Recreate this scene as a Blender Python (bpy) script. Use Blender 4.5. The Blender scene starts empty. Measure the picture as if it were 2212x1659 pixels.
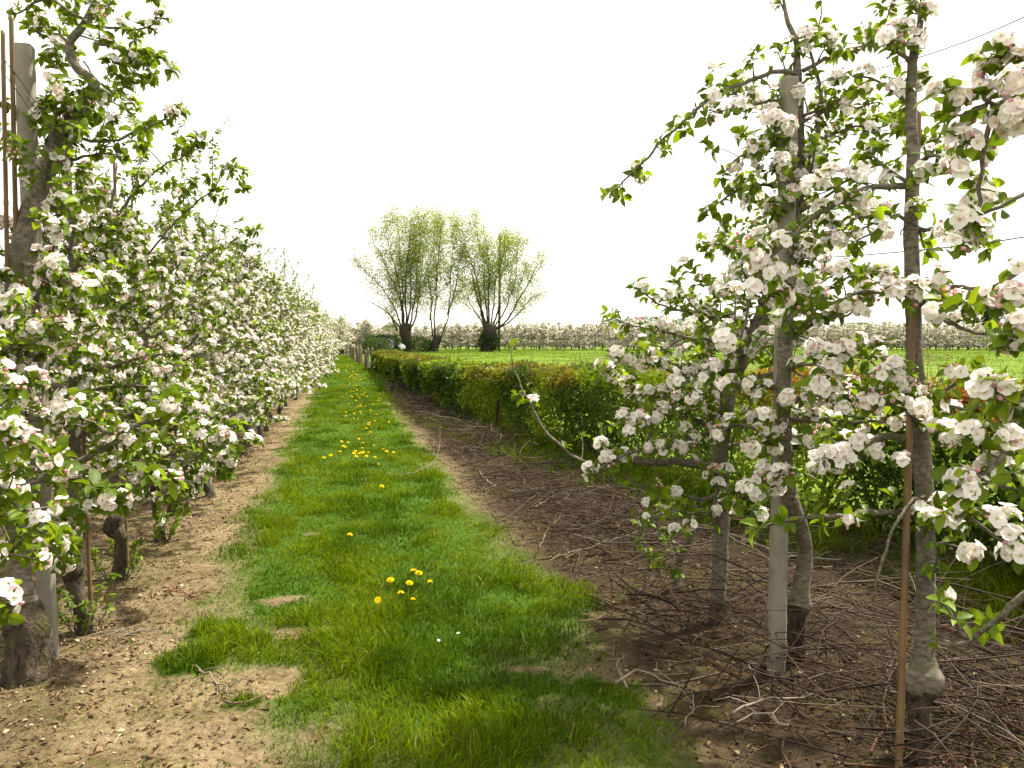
import bpy, math, random
import numpy as np
from mathutils import Matrix, Vector

# ------------------------------------------------------------------ camera, sky, sun, exposure
SC = bpy.context.scene
COL = SC.collection
CAM_H, FPX, CX, CY = 1.6, 1722.0, 1106.0, 829.5      # photo measured on a 2212 x 1659 grid
YAW, PITCH = math.radians(11.84), math.radians(3.38)
cd = bpy.data.cameras.new('camera')
cd.sensor_width = 36.0
cd.lens = 36.0 * FPX / 2212.0
cd.clip_start = 0.05
cd.clip_end = 3000
cam = bpy.data.objects.new('camera', cd)
cam.location = (0, 0, CAM_H)
cam.rotation_euler = (math.pi / 2 - PITCH, 0, -YAW)
COL.objects.link(cam)
SC.camera = cam

SUN_AZ, SUN_EL = math.radians(66), math.radians(56)   # azimuth clockwise from +Y (the rows run along +Y)
wd = bpy.data.worlds.new('World')
SC.world = wd
wd.use_nodes = True
nt = wd.node_tree
nt.nodes.clear()
wo = nt.nodes.new('ShaderNodeOutputWorld')
bg = nt.nodes.new('ShaderNodeBackground')
sky = nt.nodes.new('ShaderNodeTexSky')
sky.sky_type = 'NISHITA'
sky.sun_disc = False
sky.sun_elevation = SUN_EL
sky.sun_rotation = SUN_AZ
sky.dust_density = 6.0
sky.air_density = 1.0
mx = nt.nodes.new('ShaderNodeMix')
mx.data_type = 'RGBA'
mx.inputs[0].default_value = 0.86                      # thin bright overcast: nearly white everywhere
mx.inputs[7].default_value = (8.6, 8.2, 7.35, 1)
nt.links.new(sky.outputs[0], mx.inputs[6])
nt.links.new(mx.outputs[2], bg.inputs[0])
bg.inputs[1].default_value = 0.1
nt.links.new(bg.outputs[0], wo.inputs[0])

sl = bpy.data.lights.new('sun', 'SUN')
sl.energy = 5.0
sl.angle = math.radians(2.0)
sl.color = (1.0, 0.935, 0.82)
sun = bpy.data.objects.new('sun', sl)
sdir = Vector((math.sin(SUN_AZ) * math.cos(SUN_EL), math.cos(SUN_AZ) * math.cos(SUN_EL), math.sin(SUN_EL)))
sun.rotation_euler = sdir.to_track_quat('Z', 'Y').to_euler()
sun.location = (20, 20, 40)
COL.objects.link(sun)

SC.render.engine = 'CYCLES'
SC.view_settings.view_transform = 'Standard'
SC.view_settings.look = 'None'
SC.view_settings.exposure = 1.2
SC.view_settings.gamma = 1.0
SC.view_settings.use_curve_mapping = False
c_ = SC.cycles
c_.max_bounces = 7
c_.diffuse_bounces = 3
c_.glossy_bounces = 2
c_.transmission_bounces = 4
c_.transparent_max_bounces = 4
c_.caustics_reflective = False
c_.caustics_refractive = False
c_.use_denoising = True

# ------------------------------------------------------------------ numeric helpers
rng = np.random.default_rng(7)
FWD = np.array([math.sin(YAW) * math.cos(PITCH), math.cos(YAW) * math.cos(PITCH), -math.sin(PITCH)])
RGT = np.array([math.cos(YAW), -math.sin(YAW), 0.0])
UPV = np.cross(RGT, FWD)
EYE = np.array([0, 0, CAM_H])

def W(px, py, d):
    """world point of a photo pixel (2212 grid) at depth d metres"""
    return EYE + d * (FWD + (px - CX) / FPX * RGT - (py - CY) / FPX * UPV)

def GP(px, py):
    """world point on the flat ground under a photo pixel"""
    r = FWD + (px - CX) / FPX * RGT - (py - CY) / FPX * UPV
    t = -CAM_H / r[2]
    return EYE + t * r

def project(P):
    q = np.asarray(P) - EYE
    d = q @ FWD
    d = np.where(np.abs(d) < 1e-6, 1e-6, d)
    return CX + FPX * (q @ RGT) / d, CY - FPX * (q @ UPV) / d, d

def _h(ix, iy, iz, seed):
    with np.errstate(over='ignore'):
        n = (ix.astype(np.int64) * 374761393 + iy.astype(np.int64) * 668265263 + iz.astype(np.int64) * 2147483647 + seed * 974711) & 0xffffffff
        n = ((n ^ (n >> 13)) * 1274126177) & 0xffffffff
        n = n ^ (n >> 16)
        n = (n * 2246822519) & 0xffffffff
        n = n ^ (n >> 15)
    return (n & 0xffffff) / float(0xffffff)

def noise3(x, y, z, seed=0):
    x, y, z = np.broadcast_arrays(np.asarray(x, float), np.asarray(y, float), np.asarray(z, float))
    ix, iy, iz = np.floor(x), np.floor(y), np.floor(z)
    fx, fy, fz = x - ix, y - iy, z - iz
    fx, fy, fz = [f * f * (3 - 2 * f) for f in (fx, fy, fz)]
    ix, iy, iz = ix.astype(np.int64), iy.astype(np.int64), iz.astype(np.int64)
    r = 0
    for dx in (0, 1):
        wx = fx if dx else 1 - fx
        for dy in (0, 1):
            wy = fy if dy else 1 - fy
            for dz in (0, 1):
                wz = fz if dz else 1 - fz
                r = r + wx * wy * wz * _h(ix + dx, iy + dy, iz + dz, seed)
    return r

def noise2(x, y, seed=0):
    x, y = np.broadcast_arrays(np.asarray(x, float), np.asarray(y, float))
    ix, iy = np.floor(x), np.floor(y)
    fx, fy = x - ix, y - iy
    fx, fy = [f * f * (3 - 2 * f) for f in (fx, fy)]
    ix, iy = ix.astype(np.int64), iy.astype(np.int64)
    z = np.zeros_like(ix)
    r = 0
    for dx in (0, 1):
        wx = fx if dx else 1 - fx
        for dy in (0, 1):
            wy = fy if dy else 1 - fy
            r = r + wx * wy * _h(ix + dx, iy + dy, z, seed)
    return r

def fbm2(x, y, o=4, seed=0):
    r, a, s = 0, 0.5, 0
    for i in range(o):
        r = r + a * noise2(np.asarray(x) * 2 ** i + 17.3 * i, np.asarray(y) * 2 ** i - 9.1 * i, seed + i)
        s += a
        a *= 0.5
    return r / s

def unit(v):
    v = np.asarray(v, float)
    return v / np.maximum(np.linalg.norm(v, axis=-1, keepdims=True), 1e-9)

def rdir(r, n=None):
    v = r.normal(size=(3,) if n is None else (n, 3))
    return unit(v)

def catmull(P, R, step):
    """smooth a polyline with radii and resample it at about step metres"""
    P = np.asarray(P, float)
    R = np.asarray(R, float)
    A = np.vstack([2 * P[0] - P[1], P, 2 * P[-1] - P[-2]])
    out, rad = [], []
    for i in range(len(P) - 1):
        p0, p1, p2, p3 = A[i], A[i + 1], A[i + 2], A[i + 3]
        n = max(1, int(round(np.linalg.norm(p2 - p1) / step)))
        for k in range(n):
            t = k / n
            out.append(0.5 * ((2 * p1) + (-p0 + p2) * t + (2 * p0 - 5 * p1 + 4 * p2 - p3) * t * t + (-p0 + 3 * p1 - 3 * p2 + p3) * t ** 3))
            rad.append(R[i] * (1 - t) + R[i + 1] * t)
    out.append(P[-1])
    rad.append(R[-1])
    return np.array(out), np.array(rad)

# ------------------------------------------------------------------ mesh helpers
def make_mesh(name, V, F3=None, F4=None, col=None, mats=(), mi=None, smooth=False):
    me = bpy.data.meshes.new(name)
    V = np.ascontiguousarray(V, dtype=np.float32)
    F3 = np.zeros((0, 3), np.int32) if F3 is None else np.asarray(F3, np.int32).reshape(-1, 3)
    F4 = np.zeros((0, 4), np.int32) if F4 is None else np.asarray(F4, np.int32).reshape(-1, 4)
    n3, n4 = len(F3), len(F4)
    me.vertices.add(len(V))
    me.vertices.foreach_set('co', V.ravel())
    me.loops.add(n3 * 3 + n4 * 4)
    me.loops.foreach_set('vertex_index', np.concatenate([F3.ravel(), F4.ravel()]).astype(np.int32))
    me.polygons.add(n3 + n4)
    st = np.concatenate([np.arange(n3) * 3, n3 * 3 + np.arange(n4) * 4]).astype(np.int32)
    me.polygons.foreach_set('loop_start', st)
    if smooth:
        me.polygons.foreach_set('use_smooth', np.ones(n3 + n4, bool))
    for m in mats:
        me.materials.append(m)
    if mi is not None:
        me.polygons.foreach_set('material_index', np.asarray(mi, np.int32))
    if col is not None:
        a = me.attributes.new('Col', 'FLOAT_COLOR', 'POINT')
        c4 = np.ones((len(V), 4), np.float32)
        c4[:, :3] = col
        a.data.foreach_set('color', c4.ravel())
    me.update(calc_edges=True)
    return me

class Geo:
    """collects verts / tris / quads / colours"""
    def __init__(s):
        s.V, s.F3, s.F4, s.C, s.n = [], [], [], [], 0
    def add(s, V, F3=None, F4=None, C=None):
        V = np.asarray(V, float).reshape(-1, 3)
        if F3 is not None and len(F3):
            s.F3.append(np.asarray(F3) + s.n)
        if F4 is not None and len(F4):
            s.F4.append(np.asarray(F4) + s.n)
        if C is None:
            C = (0.5, 0.5, 0.5)
        s.C.append(np.broadcast_to(np.asarray(C, float), V.shape))
        s.V.append(V)
        s.n += len(V)
    def mesh(s, name, mats, smooth=False):
        if not s.V:
            return None
        return make_mesh(name, np.vstack(s.V), np.vstack(s.F3) if s.F3 else None, np.vstack(s.F4) if s.F4 else None,
                         np.vstack(s.C), mats, smooth=smooth)

def tube(P, R, sides=6, rough=0.0, seed=0, cap=True):
    """tapered tube round a polyline; returns V, F3, F4"""
    P = np.asarray(P, float)
    R = np.asarray(R, float)
    n = len(P)
    T = np.gradient(P, axis=0)
    T = unit(T)
    u = np.cross(T[0], [0.31, 0.17, 0.93])
    if np.linalg.norm(u) < 0.05:
        u = np.cross(T[0], [1, 0, 0])
    u = unit(u)
    U = np.empty_like(P)
    for i in range(n):
        u = u - T[i] * (u @ T[i])
        u = u / max(np.linalg.norm(u), 1e-9)
        U[i] = u
    B = np.cross(T, U)
    a = np.arange(sides) * 2 * math.pi / sides
    ca, sa = np.cos(a), np.sin(a)
    rr = R[:, None] * np.ones((1, sides))
    if np.any(rough):
        rough = np.broadcast_to(np.asarray(rough, float), (n,))[:, None]
        nz = noise3(P[:, None, 0] * 9 + ca * 1.7, P[:, None, 1] * 9 + sa * 1.7, P[:, None, 2] * 9, seed)
        nz2 = noise3(P[:, None, 0] * 31 + ca * 3.1, P[:, None, 1] * 31 + sa * 3.1, P[:, None, 2] * 31, seed + 1)
        rr = rr * (1 + rough * (nz - 0.5) * 2 + rough * 0.6 * (nz2 - 0.5) * 2)
    V = P[:, None] + rr[..., None] * (ca[None, :, None] * U[:, None] + sa[None, :, None] * B[:, None])
    V = V.reshape(-1, 3)
    i = np.arange(n - 1)[:, None] * sides
    j = np.arange(sides)[None]
    k = (j + 1) % sides
    F4 = np.stack([i + j, i + k, i + k + sides, i + j + sides], -1).reshape(-1, 4)
    F3 = []
    if cap:
        V = np.vstack([V, P[:1], P[-1:]])
        c0, c1 = n * sides, n * sides + 1
        for q in range(sides):
            F3.append([c0, (q + 1) % sides, q])
            F3.append([c1, (n - 1) * sides + q, (n - 1) * sides + (q + 1) % sides])
    return V, np.array(F3).reshape(-1, 3), F4

def frames_z(z, roll):
    z = unit(z)
    h = np.where(np.abs(z[:, 2:3]) > 0.9, np.array([[1.0, 0, 0]]), np.array([[0, 0, 1.0]]))
    x = unit(np.cross(h, z))
    y = np.cross(z, x)
    c, s = np.cos(roll)[:, None], np.sin(roll)[:, None]
    return np.stack([c * x + s * y, -s * x + c * y, z], -1)      # columns = axes

def frames_xz(x, z):
    x = unit(x)
    z = z - x * np.sum(x * z, -1, keepdims=True)
    z = unit(z + 1e-6)
    y = np.cross(z, x)
    return np.stack([x, y, z], -1)

def bake(geo, variants, vid, pos, M, scale, tint):
    """write copies of variant meshes (V,F3,C) into geo; tint multiplies vertex colours"""
    for k, (V, F3, C) in enumerate(variants):
        m = np.nonzero(vid == k)[0]
        if not len(m):
            continue
        X = np.einsum('nij,kj->nki', M[m], V) * scale[m, None, None] + pos[m, None]
        n, q = len(m), len(V)
        F = (F3[None] + (np.arange(n) * q)[:, None, None]).reshape(-1, 3)
        CC = (C[None] * tint[m, None]).reshape(-1, 3)
        geo.add(X.reshape(-1, 3), F, None, CC)

def link(o, parent=None):
    COL.objects.link(o)
    if parent is not None:
        o.parent = parent
    return o

def part(name, me, parent, kind=None):
    o = link(bpy.data.objects.new(name, me), parent)
    if kind:
        o['kind'] = kind
    return o

def empty(name, loc=(0, 0, 0), rz=0.0):
    o = bpy.data.objects.new(name, None)
    o.empty_display_size = 0.1
    o.location = loc
    o.rotation_euler = (0, 0, rz)
    return link(o)

def tag(o, label=None, cat=None, group=None, kind=None):
    if label: o['label'] = label
    if cat: o['category'] = cat
    if group: o['group'] = group
    if kind: o['kind'] = kind
    return o

def copy_tree(o, parent=None):
    c = o.copy()
    COL.objects.link(c)
    c.parent = parent
    for ch in KIDS.get(o.name, ()):
        copy_tree(ch, c)
    return c
KIDS = {}
def note_kids(o):
    KIDS[o.name] = [c for c in bpy.data.objects if c.parent == o]

ORD = ['first', 'second', 'third', 'fourth', 'fifth', 'sixth', 'seventh', 'eighth', 'ninth', 'tenth', 'eleventh', 'twelfth',
       'thirteenth', 'fourteenth', 'fifteenth', 'sixteenth', 'seventeenth', 'eighteenth', 'nineteenth', 'twentieth']

# ------------------------------------------------------------------ materials
def mat_base(name):
    m = bpy.data.materials.new(name)
    m.use_nodes = True
    n = m.node_tree
    n.nodes.clear()
    out = n.nodes.new('ShaderNodeOutputMaterial')
    return m, n, out

def N(n, t, **k):
    q = n.nodes.new(t)
    for a, v in k.items():
        setattr(q, a, v)
    return q

def leafy(name, transl, rough=0.5, spec=0.3, sat=1.0, tr_tint=(1, 1, 1), varied=0.0, double=None):
    """thin plant tissue: reflects and lets light through; colour comes from the mesh attribute Col"""
    m, n, out = mat_base(name)
    at = N(n, 'ShaderNodeAttribute', attribute_name='Col')
    colr = at.outputs['Color']
    if varied:
        oi = N(n, 'ShaderNodeObjectInfo')
        mr = N(n, 'ShaderNodeMapRange')
        mr.inputs[3].default_value = 1 - varied
        mr.inputs[4].default_value = 1 + varied
        n.links.new(oi.outputs['Random'], mr.inputs[0])
        hs = N(n, 'ShaderNodeHueSaturation')
        n.links.new(mr.outputs[0], hs.inputs['Value'])
        n.links.new(colr, hs.inputs['Color'])
        colr = hs.outputs[0]
    p = N(n, 'ShaderNodeBsdfPrincipled')
    p.inputs['Roughness'].default_value = rough
    p.inputs['Specular IOR Level'].default_value = spec
    n.links.new(colr, p.inputs['Base Color'])
    t = N(n, 'ShaderNodeBsdfTranslucent')
    mu = N(n, 'ShaderNodeMix', data_type='RGBA', blend_type='MULTIPLY')
    mu.inputs[0].default_value = 1
    mu.inputs[7].default_value = (*tr_tint, 1)
    n.links.new(colr, mu.inputs[6])
    n.links.new(mu.outputs[2], t.inputs[0])
    ms = N(n, 'ShaderNodeMixShader')
    ms.inputs[0].default_value = transl
    n.links.new(p.outputs[0], ms.inputs[1])
    n.links.new(t.outputs[0], ms.inputs[2])
    n.links.new(ms.outputs[0], out.inputs[0])
    return m

def noisy(name, c0, c1, scale=8, rough=0.85, bump=0.3, bscale=None, c2=None, stretch=(1, 1, 1), attr=False, spec=0.2, detail=6, dist=0.01):
    m, n, out = mat_base(name)
    tc = N(n, 'ShaderNodeTexCoord')
    mp = N(n, 'ShaderNodeMapping')
    mp.inputs['Scale'].default_value = stretch
    n.links.new(tc.outputs['Object'], mp.inputs[0])
    nz = N(n, 'ShaderNodeTexNoise')
    nz.inputs['Scale'].default_value = scale
    nz.inputs['Detail'].default_value = detail
    nz.inputs['Roughness'].default_value = 0.62
    n.links.new(mp.outputs[0], nz.inputs[0])
    cr = N(n, 'ShaderNodeValToRGB')
    cr.color_ramp.elements[0].position = 0.32
    cr.color_ramp.elements[0].color = (*c0, 1)
    cr.color_ramp.elements[1].position = 0.68
    cr.color_ramp.elements[1].color = (*c1, 1)
    n.links.new(nz.outputs[0], cr.inputs[0])
    colr = cr.outputs[0]
    if c2 is not None:
        n2 = N(n, 'ShaderNodeTexNoise')
        n2.inputs['Scale'].default_value = scale * 0.27
        n2.inputs['Detail'].default_value = 5
        n.links.new(tc.outputs['Object'], n2.inputs[0])
        r2 = N(n, 'ShaderNodeMapRange')
        r2.inputs[1].default_value = 0.5
        r2.inputs[2].default_value = 0.66
        n.links.new(n2.outputs[0], r2.inputs[0])
        m2 = N(n, 'ShaderNodeMix', data_type='RGBA')
        m2.inputs[7].default_value = (*c2, 1)
        n.links.new(r2.outputs[0], m2.inputs[0])
        n.links.new(colr, m2.inputs[6])
        colr = m2.outputs[2]
    if attr:
        at = N(n, 'ShaderNodeAttribute', attribute_name='Col')
        mu = N(n, 'ShaderNodeMix', data_type='RGBA', blend_type='MULTIPLY')
        mu.inputs[0].default_value = 1
        n.links.new(colr, mu.inputs[6])
        n.links.new(at.outputs['Color'], mu.inputs[7])
        colr = mu.outputs[2]
    p = N(n, 'ShaderNodeBsdfPrincipled')
    p.inputs['Roughness'].default_value = rough
    p.inputs['Specular IOR Level'].default_value = spec
    n.links.new(colr, p.inputs['Base Color'])
    if bump:
        bn = N(n, 'ShaderNodeTexNoise')
        bn.inputs['Scale'].default_value = bscale or scale * 4
        bn.inputs['Detail'].default_value = 6
        n.links.new(mp.outputs[0], bn.inputs[0])
        bp = N(n, 'ShaderNodeBump')
        bp.inputs['Strength'].default_value = bump
        bp.inputs['Distance'].default_value = dist
        n.links.new(bn.outputs[0], bp.inputs['Height'])
        n.links.new(bp.outputs[0], p.inputs['Normal'])
    n.links.new(p.outputs[0], out.inputs[0])
    return m

M = {}
M['leaf'] = leafy('apple_leaf', 0.48, 0.48, 0.2, tr_tint=(1.35, 1.25, 0.5))
M['petal'] = leafy('blossom_petal', 0.45, 0.6, 0.1, tr_tint=(1.0, 0.95, 0.93))
M['grass'] = leafy('grass_blade', 0.42, 0.6, 0.04, tr_tint=(1.2, 1.15, 0.5))
M['hedge_leaf'] = leafy('hedge_leaf', 0.42, 0.5, 0.2, tr_tint=(1.2, 1.15, 0.5))
M['far_leaf'] = leafy('far_leaf', 0.45, 0.6, 0.2, tr_tint=(1.1, 1.1, 0.6))
M['bark'] = noisy('apple_bark', (0.055, 0.045, 0.033), (0.25, 0.215, 0.168), 34, 0.85, 0.9, 140, c2=(0.10, 0.10, 0.05), stretch=(1, 1, 2.0), dist=0.006)
M['old_bark'] = noisy('old_bark', (0.018, 0.013, 0.009), (0.11, 0.085, 0.06), 30, 0.95, 1.0, 90, c2=(0.06, 0.058, 0.02), stretch=(1, 1, 0.5), dist=0.02)
M['twig_bark'] = noisy('twig_bark', (0.055, 0.038, 0.026), (0.13, 0.095, 0.065), 30, 0.8, 0.3, 90)
M['willow_bark'] = noisy('willow_bark', (0.022, 0.018, 0.013), (0.06, 0.05, 0.036), 3, 0.95, 0.6, 14)
M['cane'] = noisy('bamboo_cane', (0.085, 0.045, 0.016), (0.18, 0.11, 0.045), 14, 0.5, 0.15, 60, stretch=(1, 1, 0.2), spec=0.4, c2=(0.13, 0.13, 0.05))
M['concrete'] = noisy('concrete', (0.175, 0.163, 0.125), (0.27, 0.25, 0.20), 9, 0.9, 0.5, 130, c2=(0.21, 0.20, 0.14), dist=0.004)
M['wire'] = noisy('wire_metal', (0.05, 0.045, 0.04), (0.09, 0.085, 0.075), 40, 0.6, 0.0, spec=0.5)
M['twine'] = noisy('green_twine', (0.02, 0.06, 0.05), (0.04, 0.10, 0.08), 60, 0.7, 0.0)
M['twig'] = noisy('dead_twig', (0.75, 0.75, 0.75), (1.2, 1.2, 1.2), 25, 0.85, 0.0, attr=True)
M['post_wood'] = noisy('weathered_post', (0.075, 0.06, 0.042), (0.165, 0.135, 0.10), 6, 0.9, 0.4, 40, stretch=(1, 1, 0.15))

# ------------------------------------------------------------------ plant pieces (leaf, flower, bud) in unit form
LEAF_D = np.array([0.098, 0.158, 0.010])
PINK = np.array([0.80, 0.42, 0.46])
def leaf_piece(detail, r, fold=0.35, curl=0.35, wid=0.30):
    """ovate serrate leaf along +x, about 1 long, normal +z; petiole first"""
    if detail == 2:
        t = np.array([0.0, 0.10, 0.24, 0.42, 0.60, 0.77, 0.90, 1.0])
        w = np.array([0.012, 0.13, 0.24, 0.297, 0.292, 0.23, 0.125, 0.0]) * wid / 0.30
        V, F = [], []
        x0 = 0.26
        V += [[0, -0.012, 0], [0, 0.012, 0]]
        for i, (a, b) in enumerate(zip(t, w)):
            z = -curl * a * a * 0.5
            x = x0 + a * (1 - x0)
            ser = 1 + 0.03 * ((i % 2) * 2 - 1)
            V += [[x, -b * ser, z + fold * b], [x, 0, z], [x, b * ser, z + fold * b]]
        F += [[0, 3, 1], [0, 2, 3], [1, 3, 4]]
        for i in range(len(t) - 1):
            a = 2 + 3 * i
            b = a + 3
            F += [[a, b, b + 1], [a, b + 1, a + 1], [a + 1, b + 1, b + 2], [a + 1, b + 2, a + 2]]
    elif detail == 1:
        V = [[0.12, 0, 0], [0.42, -wid * 0.95, fold * wid], [0.42, wid * 0.95, fold * wid], [0.76, -wid * 0.78, fold * wid - curl * 0.2], [0.76, wid * 0.78, fold * wid - curl * 0.2], [1, 0, -curl * 0.45], [0.55, 0, -curl * 0.1]]
        F = [[0, 1, 6], [1, 3, 6], [3, 5, 6], [5, 4, 6], [4, 2, 6], [2, 0, 6]]
    else:
        V = [[0.05, 0, 0], [0.5, -wid, 0.08], [1, 0, -0.15], [0.5, wid, 0.08]]
        F = [[0, 1, 2], [0, 2, 3]]
    V = np.array(V, float)
    V[:, 1] += 0.06 * np.sin(V[:, 0] * 3 + r.uniform(0, 6)) * (V[:, 0] > 0.3)
    C = np.ones((len(V), 3))
    if detail == 2:
        mid = np.abs(V[:, 1]) < 0.07
        C[mid] *= [1.25, 1.2, 1.3]
    return V, np.array(F), C

def flower_piece(detail, r, cup=0.35, pinkness=0.15):
    """five-petalled apple flower facing +z, radius about 1; short stalk below"""
    V, F, C = [], [], []
    white = np.array([0.94, 0.925, 0.89])
    for p in range(5):
        a = p * 2 * math.pi / 5 + r.uniform(-0.12, 0.12)
        L = r.uniform(0.9, 1.08)
        cu = cup + r.uniform(-0.15, 0.15)
        wd_ = r.uniform(0.92, 1.1)
        ca, sa = math.cos(a), math.sin(a)
        base = len(V)
        if detail == 2:
            ts = [0.08, 0.36, 0.68, 0.92, 1.0]
            ws = [0.07, 0.34, 0.47, 0.33, 0.10]
            for t, w in zip(ts, ws):
                for s in (-1, 0, 1):
                    x = L * t * math.cos(cu)
                    z = L * (math.sin(cu) * t * (1 - 0.28 * t)) + 0.12 * abs(s) * w - 0.10 * max(0, t - 0.6)
                    z += 0.05 * math.sin(5 * t + p + s)
                    y = s * w * wd_
                    V.append([ca * x - sa * y, sa * x + ca * y, z])
                    k = pinkness * (0.25 + 0.9 * t * (0.55 + 0.45 * abs(s)))
                    C.append(white * (1 - k) + PINK * k)
            for i in range(len(ts) - 1):
                b = base + 3 * i
                F += [[b, b + 3, b + 4], [b, b + 4, b + 1], [b + 1, b + 4, b + 5], [b + 1, b + 5, b + 2]]
        else:
            pts = [[0.06, 0], [0.62, -0.45], [1.0, 0], [0.62, 0.45]]
            for q, (x, y) in enumerate(pts):
                z = L * math.sin(cu) * x * (1 - 0.25 * x) + (0.06 if q in (1, 3) else 0)
                x = x * L * math.cos(cu)
                V.append([ca * x - sa * y * wd_, sa * x + ca * y * wd_, z])
                k = pinkness * (0.3 + 0.7 * (q > 0))
                C.append(white * (1 - k) + PINK * k)
            F += [[base, base + 1, base + 2], [base, base + 2, base + 3]]
    b = len(V)
    if detail == 2:
        for q in range(9):                                    # stamens
            a = q * 2.399
            e = 0.10 + 0.12 * (q % 3) / 2
            tip = [math.cos(a) * e, math.sin(a) * e, 0.30 + 0.05 * (q % 2)]
            b = len(V)
            V += [[math.cos(a) * 0.05 + 0.02, math.sin(a) * 0.05, 0.04], [math.cos(a) * 0.05 - 0.02, math.sin(a) * 0.05 + 0.02, 0.04],
                  [tip[0] + 0.04, tip[1], tip[2]], [tip[0] - 0.03, tip[1] + 0.03, tip[2]]]
            C += [[0.55, 0.6, 0.2], [0.55, 0.6, 0.2], [0.75, 0.55, 0.12], [0.75, 0.55, 0.12]]
            F += [[b, b + 1, b + 2], [b + 1, b + 3, b + 2]]
        b = len(V)
        for q in range(3):                                    # stalk
            a = q * 2.094
            V += [[0.05 * math.cos(a), 0.05 * math.sin(a), 0.0], [0.035 * math.cos(a), 0.035 * math.sin(a), -1.15]]
            C += [[0.16, 0.22, 0.06]] * 2
        for q in range(3):
            i, j = b + 2 * q, b + 2 * ((q + 1) % 3)
            F += [[i, i + 1, j], [j, i + 1, j + 1]]
    elif detail == 1:
        V += [[0.13, 0, 0.12], [-0.07, 0.11, 0.12], [-0.07, -0.11, 0.12]]
        C += [[0.62, 0.56, 0.16]] * 3
        F += [[b, b + 1, b + 2]]
        b = len(V)
        V += [[0.05, 0, 0], [-0.05, 0, 0], [0, 0.03, -1.1]]
        C += [[0.16, 0.22, 0.06]] * 3
        F += [[b, b + 1, b + 2]]
    return np.array(V, float), np.array(F), np.array(C, float)

def bud_piece(detail, r, opening=0.0):
    """plump pointed bud along +z"""
    V, F, C = [], [], []
    sd = 6 if detail == 2 else 4
    prof = [(0.0, 0.10), (0.25, 0.36), (0.6, 0.44 + opening * 0.1), (0.9, 0.30 + opening * 0.22), (1.08, 0.06 + opening * 0.25)] if detail == 2 else [(0, 0.12), (0.5, 0.46), (1.05, 0.05)]
    for i, (z, q) in enumerate(prof):
        for s in range(sd):
            a = s * 2 * math.pi / sd + 0.3 * i
            V.append([q * math.cos(a), q * math.sin(a), z - 0.1])
            k = 0.75 - 0.45 * opening + 0.2 * math.sin(s * 2.1)
            k = min(max(k, 0), 1)
            c = np.array([0.80, 0.74, 0.72]) * (1 - k) + np.array([0.72, 0.30, 0.35]) * k
            if i == 0:
                c = np.array([0.15, 0.2, 0.06])
            C.append(c)
    for i in range(len(prof) - 1):
        for s in range(sd):
            a, b_ = i * sd + s, i * sd + (s + 1) % sd
            F += [[a, b_, a + sd], [b_, b_ + sd, a + sd]]
    n0 = len(V)
    V += [[0.05, 0, -0.1], [-0.05, 0, -0.1], [0, 0.03, -1.2]]
    C += [[0.16, 0.22, 0.06]] * 3
    F += [[n0, n0 + 1, n0 + 2]]
    return np.array(V, float), np.array(F), np.array(C, float)

_r = np.random.default_rng(3)
LEAVES = {d: [leaf_piece(d, _r, _r.uniform(0.1, 0.6), _r.uniform(0.1, 0.9), _r.uniform(0.25, 0.33)) for _ in range(5)] for d in (0, 1, 2)}
FLOWERS = {d: [flower_piece(d, _r, c, p) for c, p in ((0.15, 0.03), (0.3, 0.08), (0.45, 0.06), (0.6, 0.20), (0.85, 0.34), (0.25, 0.02))] for d in (0, 1, 2)}
BUDS = {d: [bud_piece(d, _r, o) for o in (0.0, 0.3, 0.9)] for d in (1, 2)}
BUDS[0] = BUDS[1]
LEAF_TINTS = np.array([[0.9, 0.95, 0.9], [1.3, 1.25, 1.0], [1.8, 1.6, 1.2], [0.75, 0.8, 0.9], [1.1, 1.1, 1.0]]) * LEAF_D
LEAF_OBJ_MESH = [make_mesh('leaf', v, f, None, c * LEAF_TINTS[i], [M['leaf']], smooth=True) for i, (v, f, c) in enumerate(LEAVES[2])]
FLOWER_OBJ_MESH = [make_mesh('flower', v, f, None, c, [M['petal']], smooth=True) for v, f, c in FLOWERS[2]]
BUD_OBJ_MESH = [make_mesh('bud', v, f, None, c, [M['petal']], smooth=True) for v, f, c in BUDS[2]]

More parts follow.
